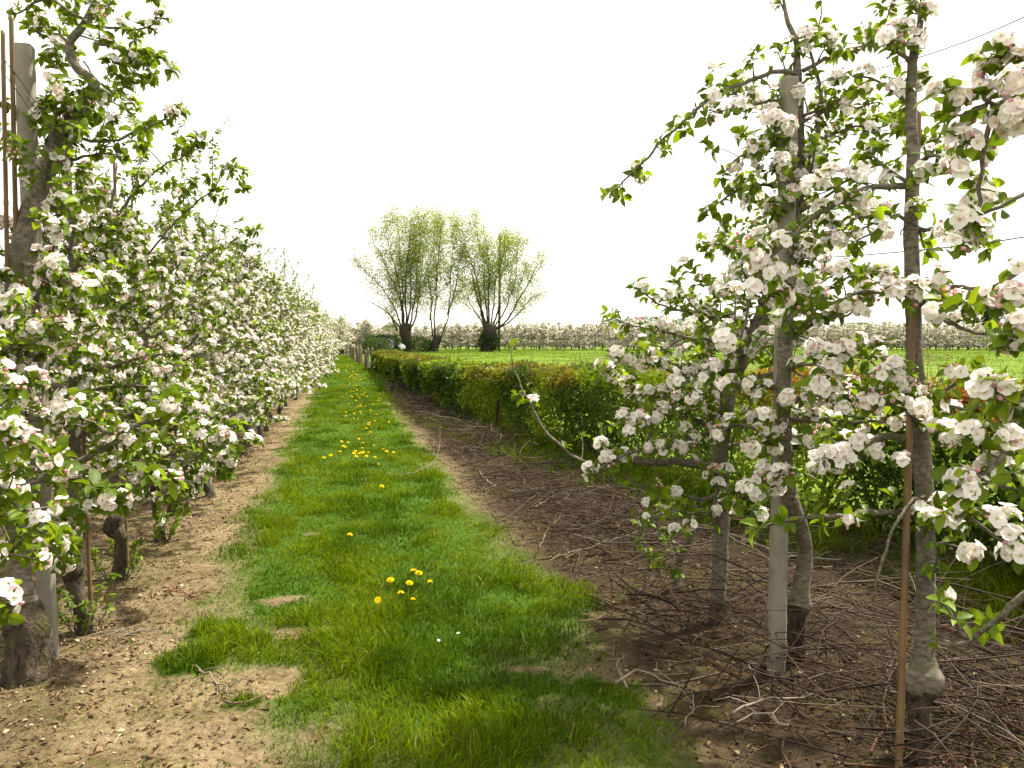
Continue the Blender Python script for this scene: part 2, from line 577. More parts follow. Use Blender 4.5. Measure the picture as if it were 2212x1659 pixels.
# ------------------------------------------------------------------ apple tree growth
class Tree:
    def __init__(s, seed):
        s.r = np.random.default_rng(seed)
        s.trunk = None
        s.limbs = []            # list of lists of (pts, rad): the limb first, then its side twigs
        s.spurs = []            # (pos, dir, flower probability, size)
    def limb(s, P, r0, r1, side=0.10, side_len=(0.08, 0.3), spur=0.062, pf=0.6, t0=0.12, wig=0.012, size=1.0, up=0.30, bare=False):
        r = s.r
        P = np.asarray(P, float)
        pts, rad = catmull(P, np.linspace(r0, r1, len(P)), 0.035)
        w = np.cumsum(r.normal(size=pts.shape) * wig * 0.35, axis=0)
        w -= np.linspace(0, 1, len(pts))[:, None] * w[-1]
        pts = pts + w
        grp = [(pts, rad)]
        L = len(pts) * 0.035
        def spurs_along(q, a, sp):
            ln = np.concatenate([[0], np.cumsum(np.linalg.norm(np.diff(q, axis=0), axis=1))])
            x = a * ln[-1] + r.uniform(0, sp)
            while x < ln[-1]:
                i = min(np.searchsorted(ln, x), len(q) - 1)
                d = unit(q[i] - q[i - 1]) if i else np.array([0, 0, 1.0])
                v = rdir(r)
                v = v - d * (v @ d)
                sd = unit(unit(v) * 0.8 + d * 0.35 + np.array([0, 0, up]))
                s.spurs.append((q[i], sd, pf, size))
                x += sp * r.uniform(0.6, 1.5)
            if sp < 5:
                s.spurs.append((q[-1], unit(q[-1] - q[-2] + np.array([0, 0, 0.01])), pf * 0.8, size))
        if not bare:
            spurs_along(pts, t0, spur)
        if side:
            x = L * max(t0, 0.1)
            while x < L * 0.97:
                i = min(int(x / 0.035), len(pts) - 2)
                d = unit(pts[i + 1] - pts[i])
                v = rdir(r)
                v = unit(v - d * (v @ d))
                v = unit(v + d * 0.5 + np.array([0, 0, up * r.uniform(0.2, 1.3)]))
                ln = r.uniform(*side_len) * (1.1 - 0.5 * x / L)
                k = max(3, int(ln / 0.04))
                q = [pts[i]]
                for j in range(k):
                    v = unit(v + r.normal(size=3) * 0.13 + np.array([0, 0, 0.03]))
                    q.append(q[-1] + v * ln / k)
                q = np.array(q)
                rr0 = min(rad[i] * 0.6, 0.0055)
                grp.append((q, np.linspace(rr0, 0.0016, len(q))))
                if not bare:
                    spurs_along(q, 0.25, spur)
                x += side * r.uniform(0.6, 1.5)
        s.limbs.append(grp)
    def auto(s, n, z0, z1, len0, len1, pf=0.62, az=None, low=0.55, **k):
        """limbs spiralling up the trunk: long and spreading below, short above"""
        r = s.r
        pts, rad = s.trunk
        for i in range(n):
            f = (i + r.uniform(0, 0.8)) / n
            z = z0 + (z1 - z0) * f
            j = int(np.argmin(np.abs(pts[:, 2] - z)))
            a = (i * 2.4 + r.uniform(-0.5, 0.5)) if az is None else r.uniform(*az)
            L = (len0 * (1 - f) + len1 * f) * r.uniform(0.7, 1.2)
            e = r.uniform(0.0, 0.5) + 0.45 * f
            d = np.array([math.cos(a) * math.cos(e), math.sin(a) * math.cos(e), math.sin(e)])
            bend = r.uniform(-0.28, 0.12) + 0.15 * f
            q = [pts[j]]
            m = 5
            for t in range(m):
                d = unit(d + np.array([0, 0, bend]) * 0.45 + r.normal(size=3) * 0.10)
                q.append(q[-1] + d * L / m)
            q = np.array(q)
            q[:, 2] = np.maximum(q[:, 2], low + 0.12 * r.random())
            s.limb(q, min(rad[j] * 0.6, 0.007 + 0.013 * L), 0.0028, pf=pf, **k)
    def whips(s, n, zmin):
        """thin upright shoots with small young leaves that break the top of the crown"""
        r = s.r
        for _ in range(n):
            g = s.limbs[r.integers(0, len(s.limbs))][0][0]
            p = g[r.integers(len(g) // 2, len(g))]
            if p[2] < zmin:
                continue
            d = unit(np.array([r.normal() * 0.35, r.normal() * 0.35, 1.0]))
            L = r.uniform(0.18, 0.55)
            s.limb([p, p + d * L * 0.5 + r.normal(size=3) * 0.02, p + d * L + r.normal(size=3) * 0.04], 0.004, 0.0015, side=0, spur=0.055, pf=0.12, t0=0.3, size=0.62)
    def pieces(s, big=1.0, leafy=1.0, mix=(0.17, 0.20, 0.19, 0.18, 0.12, 0.14), budd=0.28):
        """arrays for flowers, buds and leaves from the spurs"""
        r = s.r
        FP, FD, FS, FV, BP, BD, BS, BV, LP, LX, LZ, LS, LV, LT = [[] for _ in range(14)]
        for p, d, pf, size in s.spurs:
            nl = max(3, int(round(r.integers(5, 9) * leafy)))
            ls0 = r.uniform(0.046, 0.074) * size
            young = r.uniform(0.8, 1.25)
            per = frames_z(d[None], np.array([r.uniform(0, 6.28)]))[0]
            blooms = r.random() < pf
            for q in range(nl):
                a = q * 2.399 + r.uniform(-0.4, 0.4)
                e = r.uniform(0.0, 1.0)
                x = (per[:, 0] * math.cos(a) + per[:, 1] * math.sin(a)) * math.cos(e) + d * math.sin(e)
                x = unit(x + np.array([0, 0, -0.12]))
                LP.append(p)
                LX.append(x)
                LZ.append(unit(d * 0.7 + np.array([0, 0, 0.6]) + r.normal(size=3) * 0.25))
                LS.append(ls0 * r.uniform(0.6, 1.2))
                LV.append(r.integers(0, 5))
                tip = 1.0 + 0.6 * (r.random() < 0.25)
                LT.append(young * tip * r.uniform(0.8, 1.2))
            if blooms:
                nf = r.integers(5, 9)
                state = r.random()
                for q in range(nf):
                    a = q * 2.399 + r.uniform(-0.3, 0.3)
                    e = 1.25 * math.sqrt((q + 0.3) / nf) * r.uniform(0.8, 1.1)
                    x = (per[:, 0] * math.cos(a) + per[:, 1] * math.sin(a)) * math.sin(e) + d * math.cos(e)
                    x = unit(x)
                    pos = p + d * 0.012 + x * r.uniform(0.022, 0.036) * size
                    fac = unit(x + np.array([0, 0, 0.12]))
                    if r.random() < (0.72 if state < budd else 0.18):
                        BP.append(pos); BD.append(x); BS.append(r.uniform(0.012, 0.017) * size); BV.append(r.integers(0, 3))
                    else:
                        FP.append(pos); FD.append(fac); FS.append(r.uniform(0.019, 0.026) * size * big); FV.append(r.choice(6, p=mix))
        A = lambda q, w: np.array(q, float).reshape(-1, w) if w > 1 else np.array(q, float)
        s.F = dict(p=A(FP, 3), d=A(FD, 3), s=A(FS, 1), v=np.array(FV, int))
        s.B = dict(p=A(BP, 3), d=A(BD, 3), s=A(BS, 1), v=np.array(BV, int))
        s.L = dict(p=A(LP, 3), x=A(LX, 3), z=A(LZ, 3), s=A(LS, 1), v=np.array(LV, int), t=A(LT, 1))
    def cluster(s, p, n=10, rad=0.05, size=1.0, dirv=(0, 0, 1), leaves=7):
        """an extra, fully open head of blossom with leaves below it"""
        for _ in range(max(1, n // 6)):
            d = unit(np.asarray(dirv, float) + s.r.normal(size=3) * 0.55)
            s.spurs.append((np.asarray(p) + s.r.normal(size=3) * rad * 0.6, d, 2.0, size))

def trunk_from(P, R, seed, step=0.03, wig=0.004):
    pts, rad = catmull(P, R, step)
    r = np.random.default_rng(seed)
    w = np.cumsum(r.normal(size=pts.shape) * wig, axis=0)
    w -= np.linspace(0, 1, len(pts))[:, None] * w[-1]
    w[:, 2] = 0
    return pts + w, rad

def spindle_trunk(r, H=3.1, base=(0, 0), lean=0.12, r0=0.034):
    """young orchard trunk with the swollen graft near the ground"""
    x, y = base
    a = r.uniform(0, 6.28)
    lx, ly = lean * math.cos(a), lean * math.sin(a)
    g = r.uniform(0.25, 0.42)
    zs = np.array([-0.06, 0.04, g - 0.10, g - 0.02, g + 0.05, g + 0.14, 0.9, 1.5, 2.2, H])
    rs = np.array([1.5, 1.25, 1.1, 1.7, 1.55, 1.05, 0.95, 0.8, 0.55, 0.12]) * r0
    off = r.normal(size=(len(zs), 2)) * 0.018
    P = np.stack([x + lx * np.clip(zs / H, 0, 1) ** 1.2 + off[:, 0], y + ly * np.clip(zs / H, 0, 1) + off[:, 1], zs], 1)
    return trunk_from(P, rs, int(r.integers(1e6)))

def limb_mesh(grp, sides0=7, sides1=4, mat='bark', rough=0.08):
    g = Geo()
    for i, (p, q) in enumerate(grp):
        V, F3, F4 = tube(p, q, sides0 if i == 0 else sides1, rough if i == 0 else 0, cap=(i == 0))
        g.add(V, F3, F4)
    return g.mesh('branch', [M[mat]], smooth=True)

def in_view(P):
    x, y, d = project(P)
    return (x > -15) & (x < 2230) & (y > -15) & (y < 1675) & (d > 0.3), d

def finish_near(tree, name, label, group, pos_key, sides=14):
    """tree close to the camera: trunk, every limb, and its nearest 300 flowers, buds and leaves are parts of their own"""
    root = empty(name, tuple(tree.trunk[0][1]))
    tag(root, label, 'tree', group)
    o0 = np.array(tree.trunk[0][1])
    def loc(geo):
        geo.V = [v - o0 for v in geo.V]
        return geo
    g = Geo()
    V, F3, F4 = tube(*tree.trunk, sides, np.where(tree.trunk[0][:, 2] < tree.graft, 0.34, 0.12), 5)
    g.add(V - o0, F3, F4)
    me = g.mesh('trunk', [M['bark'], M['old_bark']], smooth=True)
    co = np.empty(len(me.polygons) * 3)
    me.polygons.foreach_get('center', co)
    me.polygons.foreach_set('material_index', (co.reshape(-1, 3)[:, 2] < tree.graft).astype(np.int32))
    part('trunk', me, root)
    for grp in tree.limbs:
        part('branch', limb_mesh([(p - o0, q) for p, q in grp]), root)
    r = tree.r
    F, B, L = tree.F, tree.B, tree.L
    MF = frames_z(F['d'], r.uniform(0, 6.28, len(F['p'])))
    MB_ = frames_z(B['d'], r.uniform(0, 6.28, len(B['p'])))
    ML = frames_xz(L['x'], L['z'])
    def pick(P, n, cap_d):
        ok, d = in_view(P)
        idx = np.nonzero(ok & (d < cap_d))[0]
        return idx[np.argsort(d[idx])[:n]]
    def objs(kind, idx, P, MM, S, vid, meshes):
        for i in idx:
            o = bpy.data.objects.new(kind, meshes[vid[i]])
            m4 = np.eye(4)
            m4[:3, :3] = MM[i] * S[i]
            m4[:3, 3] = P[i] - o0
            o.matrix_basis = Matrix(m4.tolist())
            COL.objects.link(o)
            o.parent = root
    fi, bi, li = pick(F['p'], 290, 9), pick(B['p'], 150, 9), pick(L['p'], 290, 9)
    objs('flower', fi, F['p'], MF, F['s'], F['v'], FLOWER_OBJ_MESH)
    objs('bud', bi, B['p'], MB_, B['s'], B['v'], BUD_OBJ_MESH)
    objs('leaf', li, L['p'], ML, L['s'], L['v'], LEAF_OBJ_MESH)
    foliage_and_blossom(tree, root, o0, 1, skip=(fi, bi, li), Ms=(MF, MB_, ML))
    return root

def foliage_and_blossom(tree, root, o0, det, skip=None, Ms=None, keep=1.0, grow=1.0, lkeep=None, lgrow=None):
    r = tree.r
    F, B, L = tree.F, tree.B, tree.L
    if Ms is None:
        Ms = (frames_z(F['d'], r.uniform(0, 6.28, len(F['p']))), frames_z(B['d'], r.uniform(0, 6.28, len(B['p']))), frames_xz(L['x'], L['z']))
    def rest(n, sk):
        m = np.ones(n, bool)
        if sk is not None:
            m[sk] = False
        if keep < 1:
            m &= r.random(n) < keep
        return np.nonzero(m)[0]
    sk = skip or (None, None, None)
    g = Geo()
    i = rest(len(F['p']), sk[0])
    bake(g, FLOWERS[det], F['v'][i], F['p'][i] - o0, Ms[0][i], F['s'][i] * grow, r.uniform(0.92, 1.04, (len(i), 1)) * np.ones((1, 3)))
    i = rest(len(B['p']), sk[1])
    bake(g, BUDS[det], B['v'][i], B['p'][i] - o0, Ms[1][i], B['s'][i] * grow, np.ones((len(i), 3)))
    me = g.mesh('blossom', [M['petal']], smooth=True)
    if me:
        part('blossom', me, root, 'stuff')
    g = Geo()
    keep = lkeep if lkeep is not None else keep
    i = rest(len(L['p']), sk[2])
    tint = L['t'][i][:, None] * LEAF_D * np.array([1, 1, 1]) + (L['t'][i][:, None] - 1).clip(0) * np.array([0.03, 0.02, 0.0])
    bake(g, LEAVES[det], L['v'][i], L['p'][i] - o0, Ms[2][i], L['s'][i] * (lgrow or grow), tint)
    me = g.mesh('foliage', [M['leaf']], smooth=(det > 0))
    if me:
        part('foliage', me, root, 'stuff')

def shared_tree(name, seed, det, keep, grow, H=3.15, n=17, len0=0.95, len1=0.32, lkeep=None, lgrow=None, z0=0.5, **k):
    """one tree of a row built at the origin, to be copied along it"""
    t = Tree(seed)
    t.trunk = spindle_trunk(t.r, H)
    t.graft = 0.4
    t.auto(n, z0, H - 0.35, len0, len1, **k)
    t.whips(22, 1.7)
    t.pieces()
    root = empty(name)
    g = Geo()
    V, F3, F4 = tube(*t.trunk, 9 if det else 6, 0.14, seed)
    g.add(V, F3, F4)
    me = g.mesh('trunk', [M['bark'], M['old_bark']], smooth=True)
    co = np.empty(len(me.polygons) * 3)
    me.polygons.foreach_get('center', co)
    me.polygons.foreach_set('material_index', (co.reshape(-1, 3)[:, 2] < 0.5).astype(np.int32))
    part('trunk', me, root)
    if det:
        for grp in t.limbs:
            part('branch', limb_mesh(grp, 5, 3), root)
    else:
        g = Geo()
        for grp in t.limbs:
            for i, (p, q) in enumerate(grp[:4]):
                V, F3, F4 = tube(p[::3] if len(p) > 8 else p, q[::3] if len(p) > 8 else q, 3, cap=False)
                g.add(V, F3, F4)
        part('branchwork', g.mesh('branchwork', [M['bark']]), root, 'stuff')
    foliage_and_blossom(t, root, np.zeros(3), det, keep=keep, grow=grow, lkeep=lkeep, lgrow=lgrow)
    note_kids(root)
    return root

# ------------------------------------------------------------------ layout of the place (metres; rows run along +Y)
def xl(Y): return np.interp(Y, [2.0, 3.0, 3.5, 4.0, 4.5, 5.2, 30, 60, 75], [-0.05, -0.16, -0.28, -0.48, -0.74, -0.84, -0.90, -0.85, -0.8])
def xr(Y): return np.interp(Y, [2.0, 3.0, 3.6, 4.7, 6, 9, 18, 23, 27, 40, 70], [1.25, 1.18, 1.12, 1.30, 1.17, 1.12, 1.06, 1.12, 1.6, 1.65, 0.6])
def hedge_front(Y): return np.interp(Y, [-4, 2, 5.8, 8, 10.7, 15, 20, 25, 33, 42], [4.7, 4.35, 3.75, 3.15, 2.65, 2.05, 1.72, 1.55, 1.5, 1.5])
def hedge_top(Y): return np.interp(Y, [-4, 7.5, 10, 13, 18, 30, 42], [1.27, 1.26, 1.18, 1.08, 1.0, 0.90, 0.86])
BARE = [(-0.39, 4.95, 0.16, 0.10), (-0.36, 4.39, 0.20, 0.09), (0.88, 3.66, 0.10, 0.05), (-0.3, 6.6, 0.10, 0.05), (-0.45, 3.75, 0.22, 0.2)]
TUFTS = [(-0.74, 4.15, 0.20), (-0.44, 3.58, 0.09), (-0.55, 4.35, 0.16), (1.32, 4.75, 0.28), (1.15, 3.35, 0.2), (0.95, 9.0, 0.25), (-0.72, 4.6, 0.18)]

def grass_mask(X, Y):
    """1 inside the mown strip, 0 on bare soil, with a ragged edge and worn patches"""
    e = (fbm2(X * 3.1, Y * 2.3, 3, 11) - 0.5) * 0.42
    a = np.clip((X - xl(Y) + e + 0.14) / 0.32, 0, 1)
    b = np.clip((xr(Y) - X + e * 0.9 + 0.13) / 0.28, 0, 1)
    m = a * b
    for bx, by, rx, ry in BARE:
        q = ((X - bx) / rx) ** 2 + ((Y - by) / ry) ** 2 + (fbm2(X * 7, Y * 7, 3, 5) - 0.5) * 3.2
        m = m * np.clip((q - 0.6) / 0.7, 0, 1)
    wear = fbm2(X * 4.3 + 8, Y * 3.7, 3, 23)
    edge = np.clip(1 - (X - xl(Y)) / 0.5, 0, 1) * np.clip((7.5 - Y) / 3, 0, 1)
    edge = np.maximum(edge, np.clip((X - 0.55) / 0.2, 0, 1) * np.clip((4.4 - Y) / 0.8, 0, 1) * 0.45)
    m = m * (1 - edge * np.clip((wear - 0.44) / 0.10, 0, 1) * 0.9)
    for tx, ty, rr in TUFTS:
        q = np.sqrt((X - tx) ** 2 + (Y - ty) ** 2) / rr + (noise2(X * 9, Y * 9, 31) - 0.5) * 0.7
        m = np.maximum(m, np.clip((1.05 - q) / 0.4, 0, 1))
    return m

def ground_z(X, Y):
    near = np.clip((26 - Y) / 10, 0, 1)
    g = (fbm2(X * 1.3, Y * 1.3, 3, 41) - 0.5) * 0.05
    cl = fbm2(X * 13, Y * 13, 4, 47) - 0.5
    ck = np.clip(noise2(X * 38, Y * 38, 53) - 0.55, 0, 1)
    strip = np.clip((X - xl(Y)) / 0.3, 0, 1) * np.clip((xr(Y) - X) / 0.3, 0, 1)
    return near * (g + (cl * 0.030 + ck * 0.022) * (1 - 0.7 * strip)) - 0.012 * (1 - strip) * near

# ---- ground sheet
def build_ground():
    # fine patch in front of the camera, coarse beyond: one connected sheet on a graded grid
    xs = np.concatenate([-np.geomspace(1500, 6.2, 22), np.arange(-6, -2.6, 0.12), np.arange(-2.6, 3.9, 0.036), np.arange(3.9, 7, 0.12), np.geomspace(7.2, 1500, 22)])
    ys = np.concatenate([-np.geomspace(300, 1.2, 14), np.arange(-1, 2.2, 0.2), np.arange(2.2, 8.5, 0.036), np.arange(8.5, 14, 0.07), np.arange(14, 30, 0.16), np.arange(30, 70, 0.8), np.geomspace(70, 2500, 26)])
    X, Y = np.meshgrid(xs, ys)
    Z = ground_z(X, Y)
    V = np.stack([X, Y, Z], -1).reshape(-1, 3)
    ny, nx = X.shape
    i = np.arange(ny - 1)[:, None] * nx + np.arange(nx - 1)[None]
    F4 = np.stack([i, i + 1, i + nx + 1, i + nx], -1).reshape(-1, 4)
    g = grass_mask(X, Y) * (Y < 74)
    moss = np.clip((fbm2(X * 2.7, Y * 2.7, 4, 61) - 0.49) / 0.10, 0, 1)
    side = np.maximum(np.clip((X - 1.0) / 0.5, 0, 1), 0.38 * np.clip((-1.05 - X + (fbm2(X * 3, Y * 2, 3, 137) - 0.5) * 1.2) / 0.3, 0, 1))                      # leaf litter; on the brush side also painted shade of trees and hedge
    col = np.stack([g, moss, side], -1).reshape(-1, 3)
    m, n, out = mat_base('orchard_soil')
    tc = N(n, 'ShaderNodeTexCoord')
    at = N(n, 'ShaderNodeAttribute', attribute_name='Col')
    sp = N(n, 'ShaderNodeSeparateColor')
    n.links.new(at.outputs['Color'], sp.inputs[0])
    def nz(scale, det=6, ro=0.6):
        q = N(n, 'ShaderNodeTexNoise')
        q.inputs['Scale'].default_value = scale
        q.inputs['Detail'].default_value = det
        q.inputs['Roughness'].default_value = ro
        n.links.new(tc.outputs['Object'], q.inputs[0])
        return q.outputs[0]
    def ramp(src, stops):
        q = N(n, 'ShaderNodeValToRGB')
        while len(q.color_ramp.elements) < len(stops):
            q.color_ramp.elements.new(0.5)
        for e, (p_, c) in zip(q.color_ramp.elements, stops):
            e.position = p_
            e.color = (*c, 1)
        n.links.new(src, q.inputs[0])
        return q.outputs[0]
    def mixc(f, a, b):
        q = N(n, 'ShaderNodeMix', data_type='RGBA')
        for s_, v in ((0, f), (6, a), (7, b)):
            if isinstance(v, (tuple, float, int)):
                q.inputs[s_].default_value = (*v, 1) if isinstance(v, tuple) else v
            else:
                n.links.new(v, q.inputs[s_])
        return q.outputs[2]
    def mathn(op, a, b):
        q = N(n, 'ShaderNodeMath', operation=op)
        for s_, v in ((0, a), (1, b)):
            if isinstance(v, (int, float)):
                q.inputs[s_].default_value = v
            else:
                n.links.new(v, q.inputs[s_])
        return q.outputs[0]
    fine = ramp(nz(55, 8, 0.7), [(0.33, (0.07, 0.045, 0.022)), (0.47, (0.165, 0.12, 0.062)), (0.62, (0.30, 0.232, 0.132))])
    dry = ramp(nz(2.6, 8, 0.68), [(0.38, (0.09, 0.064, 0.032)), (0.56, (0.30, 0.232, 0.132))])
    soil = mixc(0.5, fine, dry)
    dark = ramp(nz(40, 8, 0.7), [(0.35, (0.010, 0.007, 0.004)), (0.55, (0.030, 0.020, 0.011)), (0.7, (0.075, 0.052, 0.029))])  # litter-dark soil, deepened to hold the shade on the brush side
    soil = mixc(mathn('MULTIPLY', sp.outputs[2], 0.9), soil, dark)
    fl = ramp(nz(26, 9, 0.78), [(0.51, (0, 0, 0)), (0.58, (0.72, 0.72, 0.72))])
    soil = mixc(fl, soil, (0.062, 0.036, 0.018))
    mossf = mathn('MULTIPLY', sp.outputs[1], ramp(nz(30, 6), [(0.46, (0, 0, 0)), (0.60, (0.6, 0.6, 0.6))]))
    soil = mixc(mossf, soil, (0.085, 0.085, 0.016))
    thatch = ramp(nz(70, 5, 0.7), [(0.3, (0.02, 0.05, 0.005)), (0.6, (0.06, 0.13, 0.012)), (0.75, (0.16, 0.17, 0.04))])
    c = mixc(sp.outputs[0], soil, thatch)
    p = N(n, 'ShaderNodeBsdfPrincipled')
    p.inputs['Roughness'].default_value = 0.95
    p.inputs['Specular IOR Level'].default_value = 0.1
    n.links.new(c, p.inputs['Base Color'])
    bp = N(n, 'ShaderNodeBump')
    bp.inputs['Strength'].default_value = 0.8
    bp.inputs['Distance'].default_value = 0.022
    n.links.new(nz(95, 6, 0.7), bp.inputs['Height'])
    n.links.new(bp.outputs[0], p.inputs['Normal'])
    n.links.new(p.outputs[0], out.inputs[0])
    me = make_mesh('ground', V, None, F4, col, [m], smooth=True)
    tag(part('ground', me, None), 'bare tan orchard soil under the tree rows', 'ground', kind='structure')

build_ground()

# ---- meadow sheet behind the hedge and round the far orchard
def build_meadow():
    ys = np.concatenate([np.arange(0, 60, 0.6), np.arange(60, 140, 1.5), np.geomspace(142, 2400, 14)])
    us = np.concatenate([np.linspace(0, 1, 40) ** 1.6 * 95, np.geomspace(105, 1400, 8)])
    Y, U = np.meshgrid(ys, us, indexing='ij')
    x0 = np.where(Y < 42, hedge_front(Y) + 0.95, np.interp(Y, [42, 69, 90, 2400], [1.9, 0.8, 0.5, -1000]))
    X = x0 + U
    Z = 0.02 + (fbm2(X * 0.4, Y * 0.4, 3, 71) - 0.5) * 0.10
    V = np.stack([X, Y, Z], -1).reshape(-1, 3)
    ny, nx = X.shape
    i = np.arange(ny - 1)[:, None] * nx + np.arange(nx - 1)[None]
    F4 = np.stack([i, i + 1, i + nx + 1, i + nx], -1).reshape(-1, 4)
    m = noisy('meadow_turf', (0.072, 0.130, 0.006), (0.108, 0.165, 0.009), 1.2, 0.9, 0.3, 9, c2=(0.10, 0.165, 0.010), dist=0.06, spec=0.1)
    tag(part('meadow', make_mesh('meadow', V, None, F4, None, [m], smooth=True), None), 'bright green meadow beyond the hedge', 'meadow', kind='structure')
    # tufts standing on it and dandelions too small to count
    r = np.random.default_rng(5)
    n = 60000
    d = 14 + (96 - 14) * r.random(n) ** 0.8
    px = r.uniform(760, 2260, n)
    P = EYE + d[:, None] * FWD + (d * (px - CX) / FPX)[:, None] * RGT
    x0 = np.where(P[:, 1] < 42, hedge_front(P[:, 1]) + 1.1, np.interp(P[:, 1], [42, 69, 90], [2.0, 0.9, 0.6]))
    k = P[:, 0] > x0
    P, d = P[k], d[k]
    P[:, 2] = 0.02
    clump = noise2(P[:, 0] * 0.9, P[:, 1] * 0.5, 77)
    h = (0.02 + 0.05 * clump ** 2 + 0.015 * r.random(len(P)))
    w = 0.006 + 0.0006 * d
    a = r.uniform(0, math.pi, len(P))
    ux = np.stack([np.cos(a), np.sin(a), 0 * a], -1) * w[:, None]
    tip = P + np.stack([r.normal(size=len(P)) * 0.4 * h, r.normal(size=len(P)) * 0.4 * h, h], -1)
    V = np.stack([P - ux, P + ux, tip], 1).reshape(-1, 3)
    c = np.array([0.072, 0.130, 0.005]) * (0.85 + 0.4 * clump[:, None]) * r.uniform(0.85, 1.15, (len(P), 1)) + np.array([0.03, 0.02, 0]) * r.random((len(P), 1))
    tag(part('meadow_grass', make_mesh('meadow_grass', V, np.arange(len(V)).reshape(-1, 3), None, np.repeat(c, 3, 0), [M['grass']]), None, 'stuff'),
        'short green grass growing across the meadow', 'grass')
    n = 2600
    d = 22 + 73 * r.random(n)
    px = r.uniform(900, 2260, n)
    P = EYE + d[:, None] * FWD + (d * (px - CX) / FPX)[:, None] * RGT
    k = (noise2(P[:, 0] * 0.25, P[:, 1] * 0.12, 79) > 0.55) & (P[:, 0] > hedge_front(np.minimum(P[:, 1], 42)) + 1.2)
    P = P[k]
    P[:, 2] = 0.10
    q = 0.024
    o = np.array([[q, 0, 0], [0, q, 0.006], [-q, 0, 0], [0, -q, 0.006]])
    V = (P[:, None] + o[None]).reshape(-1, 3)
    F4 = np.arange(len(V)).reshape(-1, 4)
    tag(part('meadow_dandelions', make_mesh('meadow_dandelions', V, None, F4, np.tile([[0.75, 0.52, 0.01]], (len(V), 1)), [M['far_leaf']]), None, 'stuff'),
        'tiny yellow dandelions speckling the far meadow', 'flowers')
build_meadow()

# ------------------------------------------------------------------ grass of the mown strip
def blades(P, h, w, lean, ang, face, col, seg):
    """curved tapering grass blades; returns V, F3, C"""
    n = len(P)
    dirx = np.stack([np.cos(ang), np.sin(ang), 0 * ang], -1)
    fx = np.stack([np.cos(face), np.sin(face), 0 * face], -1)
    V = []
    for k in range(seg):
        t = k / seg
        c = P + dirx * (lean * h * t ** 1.8)[:, None] + np.array([0, 0, 1.0]) * (h * (t - 0.35 * lean * t * t))[:, None]
        ww = (w * (1 - 0.55 * t))[:, None]
        V += [c - fx * ww, c + fx * ww]
    tip = P + dirx * (lean * h)[:, None] + np.array([0, 0, 1.0]) * (h * (1 - 0.42 * lean))[:, None]
    V.append(tip)
    q = 2 * seg + 1
    V = np.stack(V, 1)
    F = []
    for k in range(seg - 1):
        a = 2 * k
        F += [[a, a + 1, a + 3], [a, a + 3, a + 2]]
    F.append([2 * seg - 2, 2 * seg - 1, 2 * seg])
    F = (np.array(F)[None] + (np.arange(n) * q)[:, None, None]).reshape(-1, 3)
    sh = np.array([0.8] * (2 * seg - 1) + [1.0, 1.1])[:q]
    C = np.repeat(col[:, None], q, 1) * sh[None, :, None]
    return V.reshape(-1, 3), F, C.reshape(-1, 3)

def grass_colour(X, Y, r):
    n = len(X)
    a = fbm2(X * 2.2, Y * 1.6, 3, 83)
    k = np.clip((a - 0.35) / 0.3, 0, 1)[:, None]
    c = np.array([0.062, 0.120, 0.002]) * (1 - k) + np.array([0.130, 0.190, 0.002]) * k
    c = c * r.uniform(0.55, 1.45, (n, 1)) * (1 + r.normal(size=(n, 3)) * 0.06)
    dry = r.random(n) < 0.022
    c[dry] = np.array([0.34, 0.30, 0.13]) * r.uniform(0.7, 1.1, (dry.sum(), 1))
    return np.clip(c, 0.003, 1)

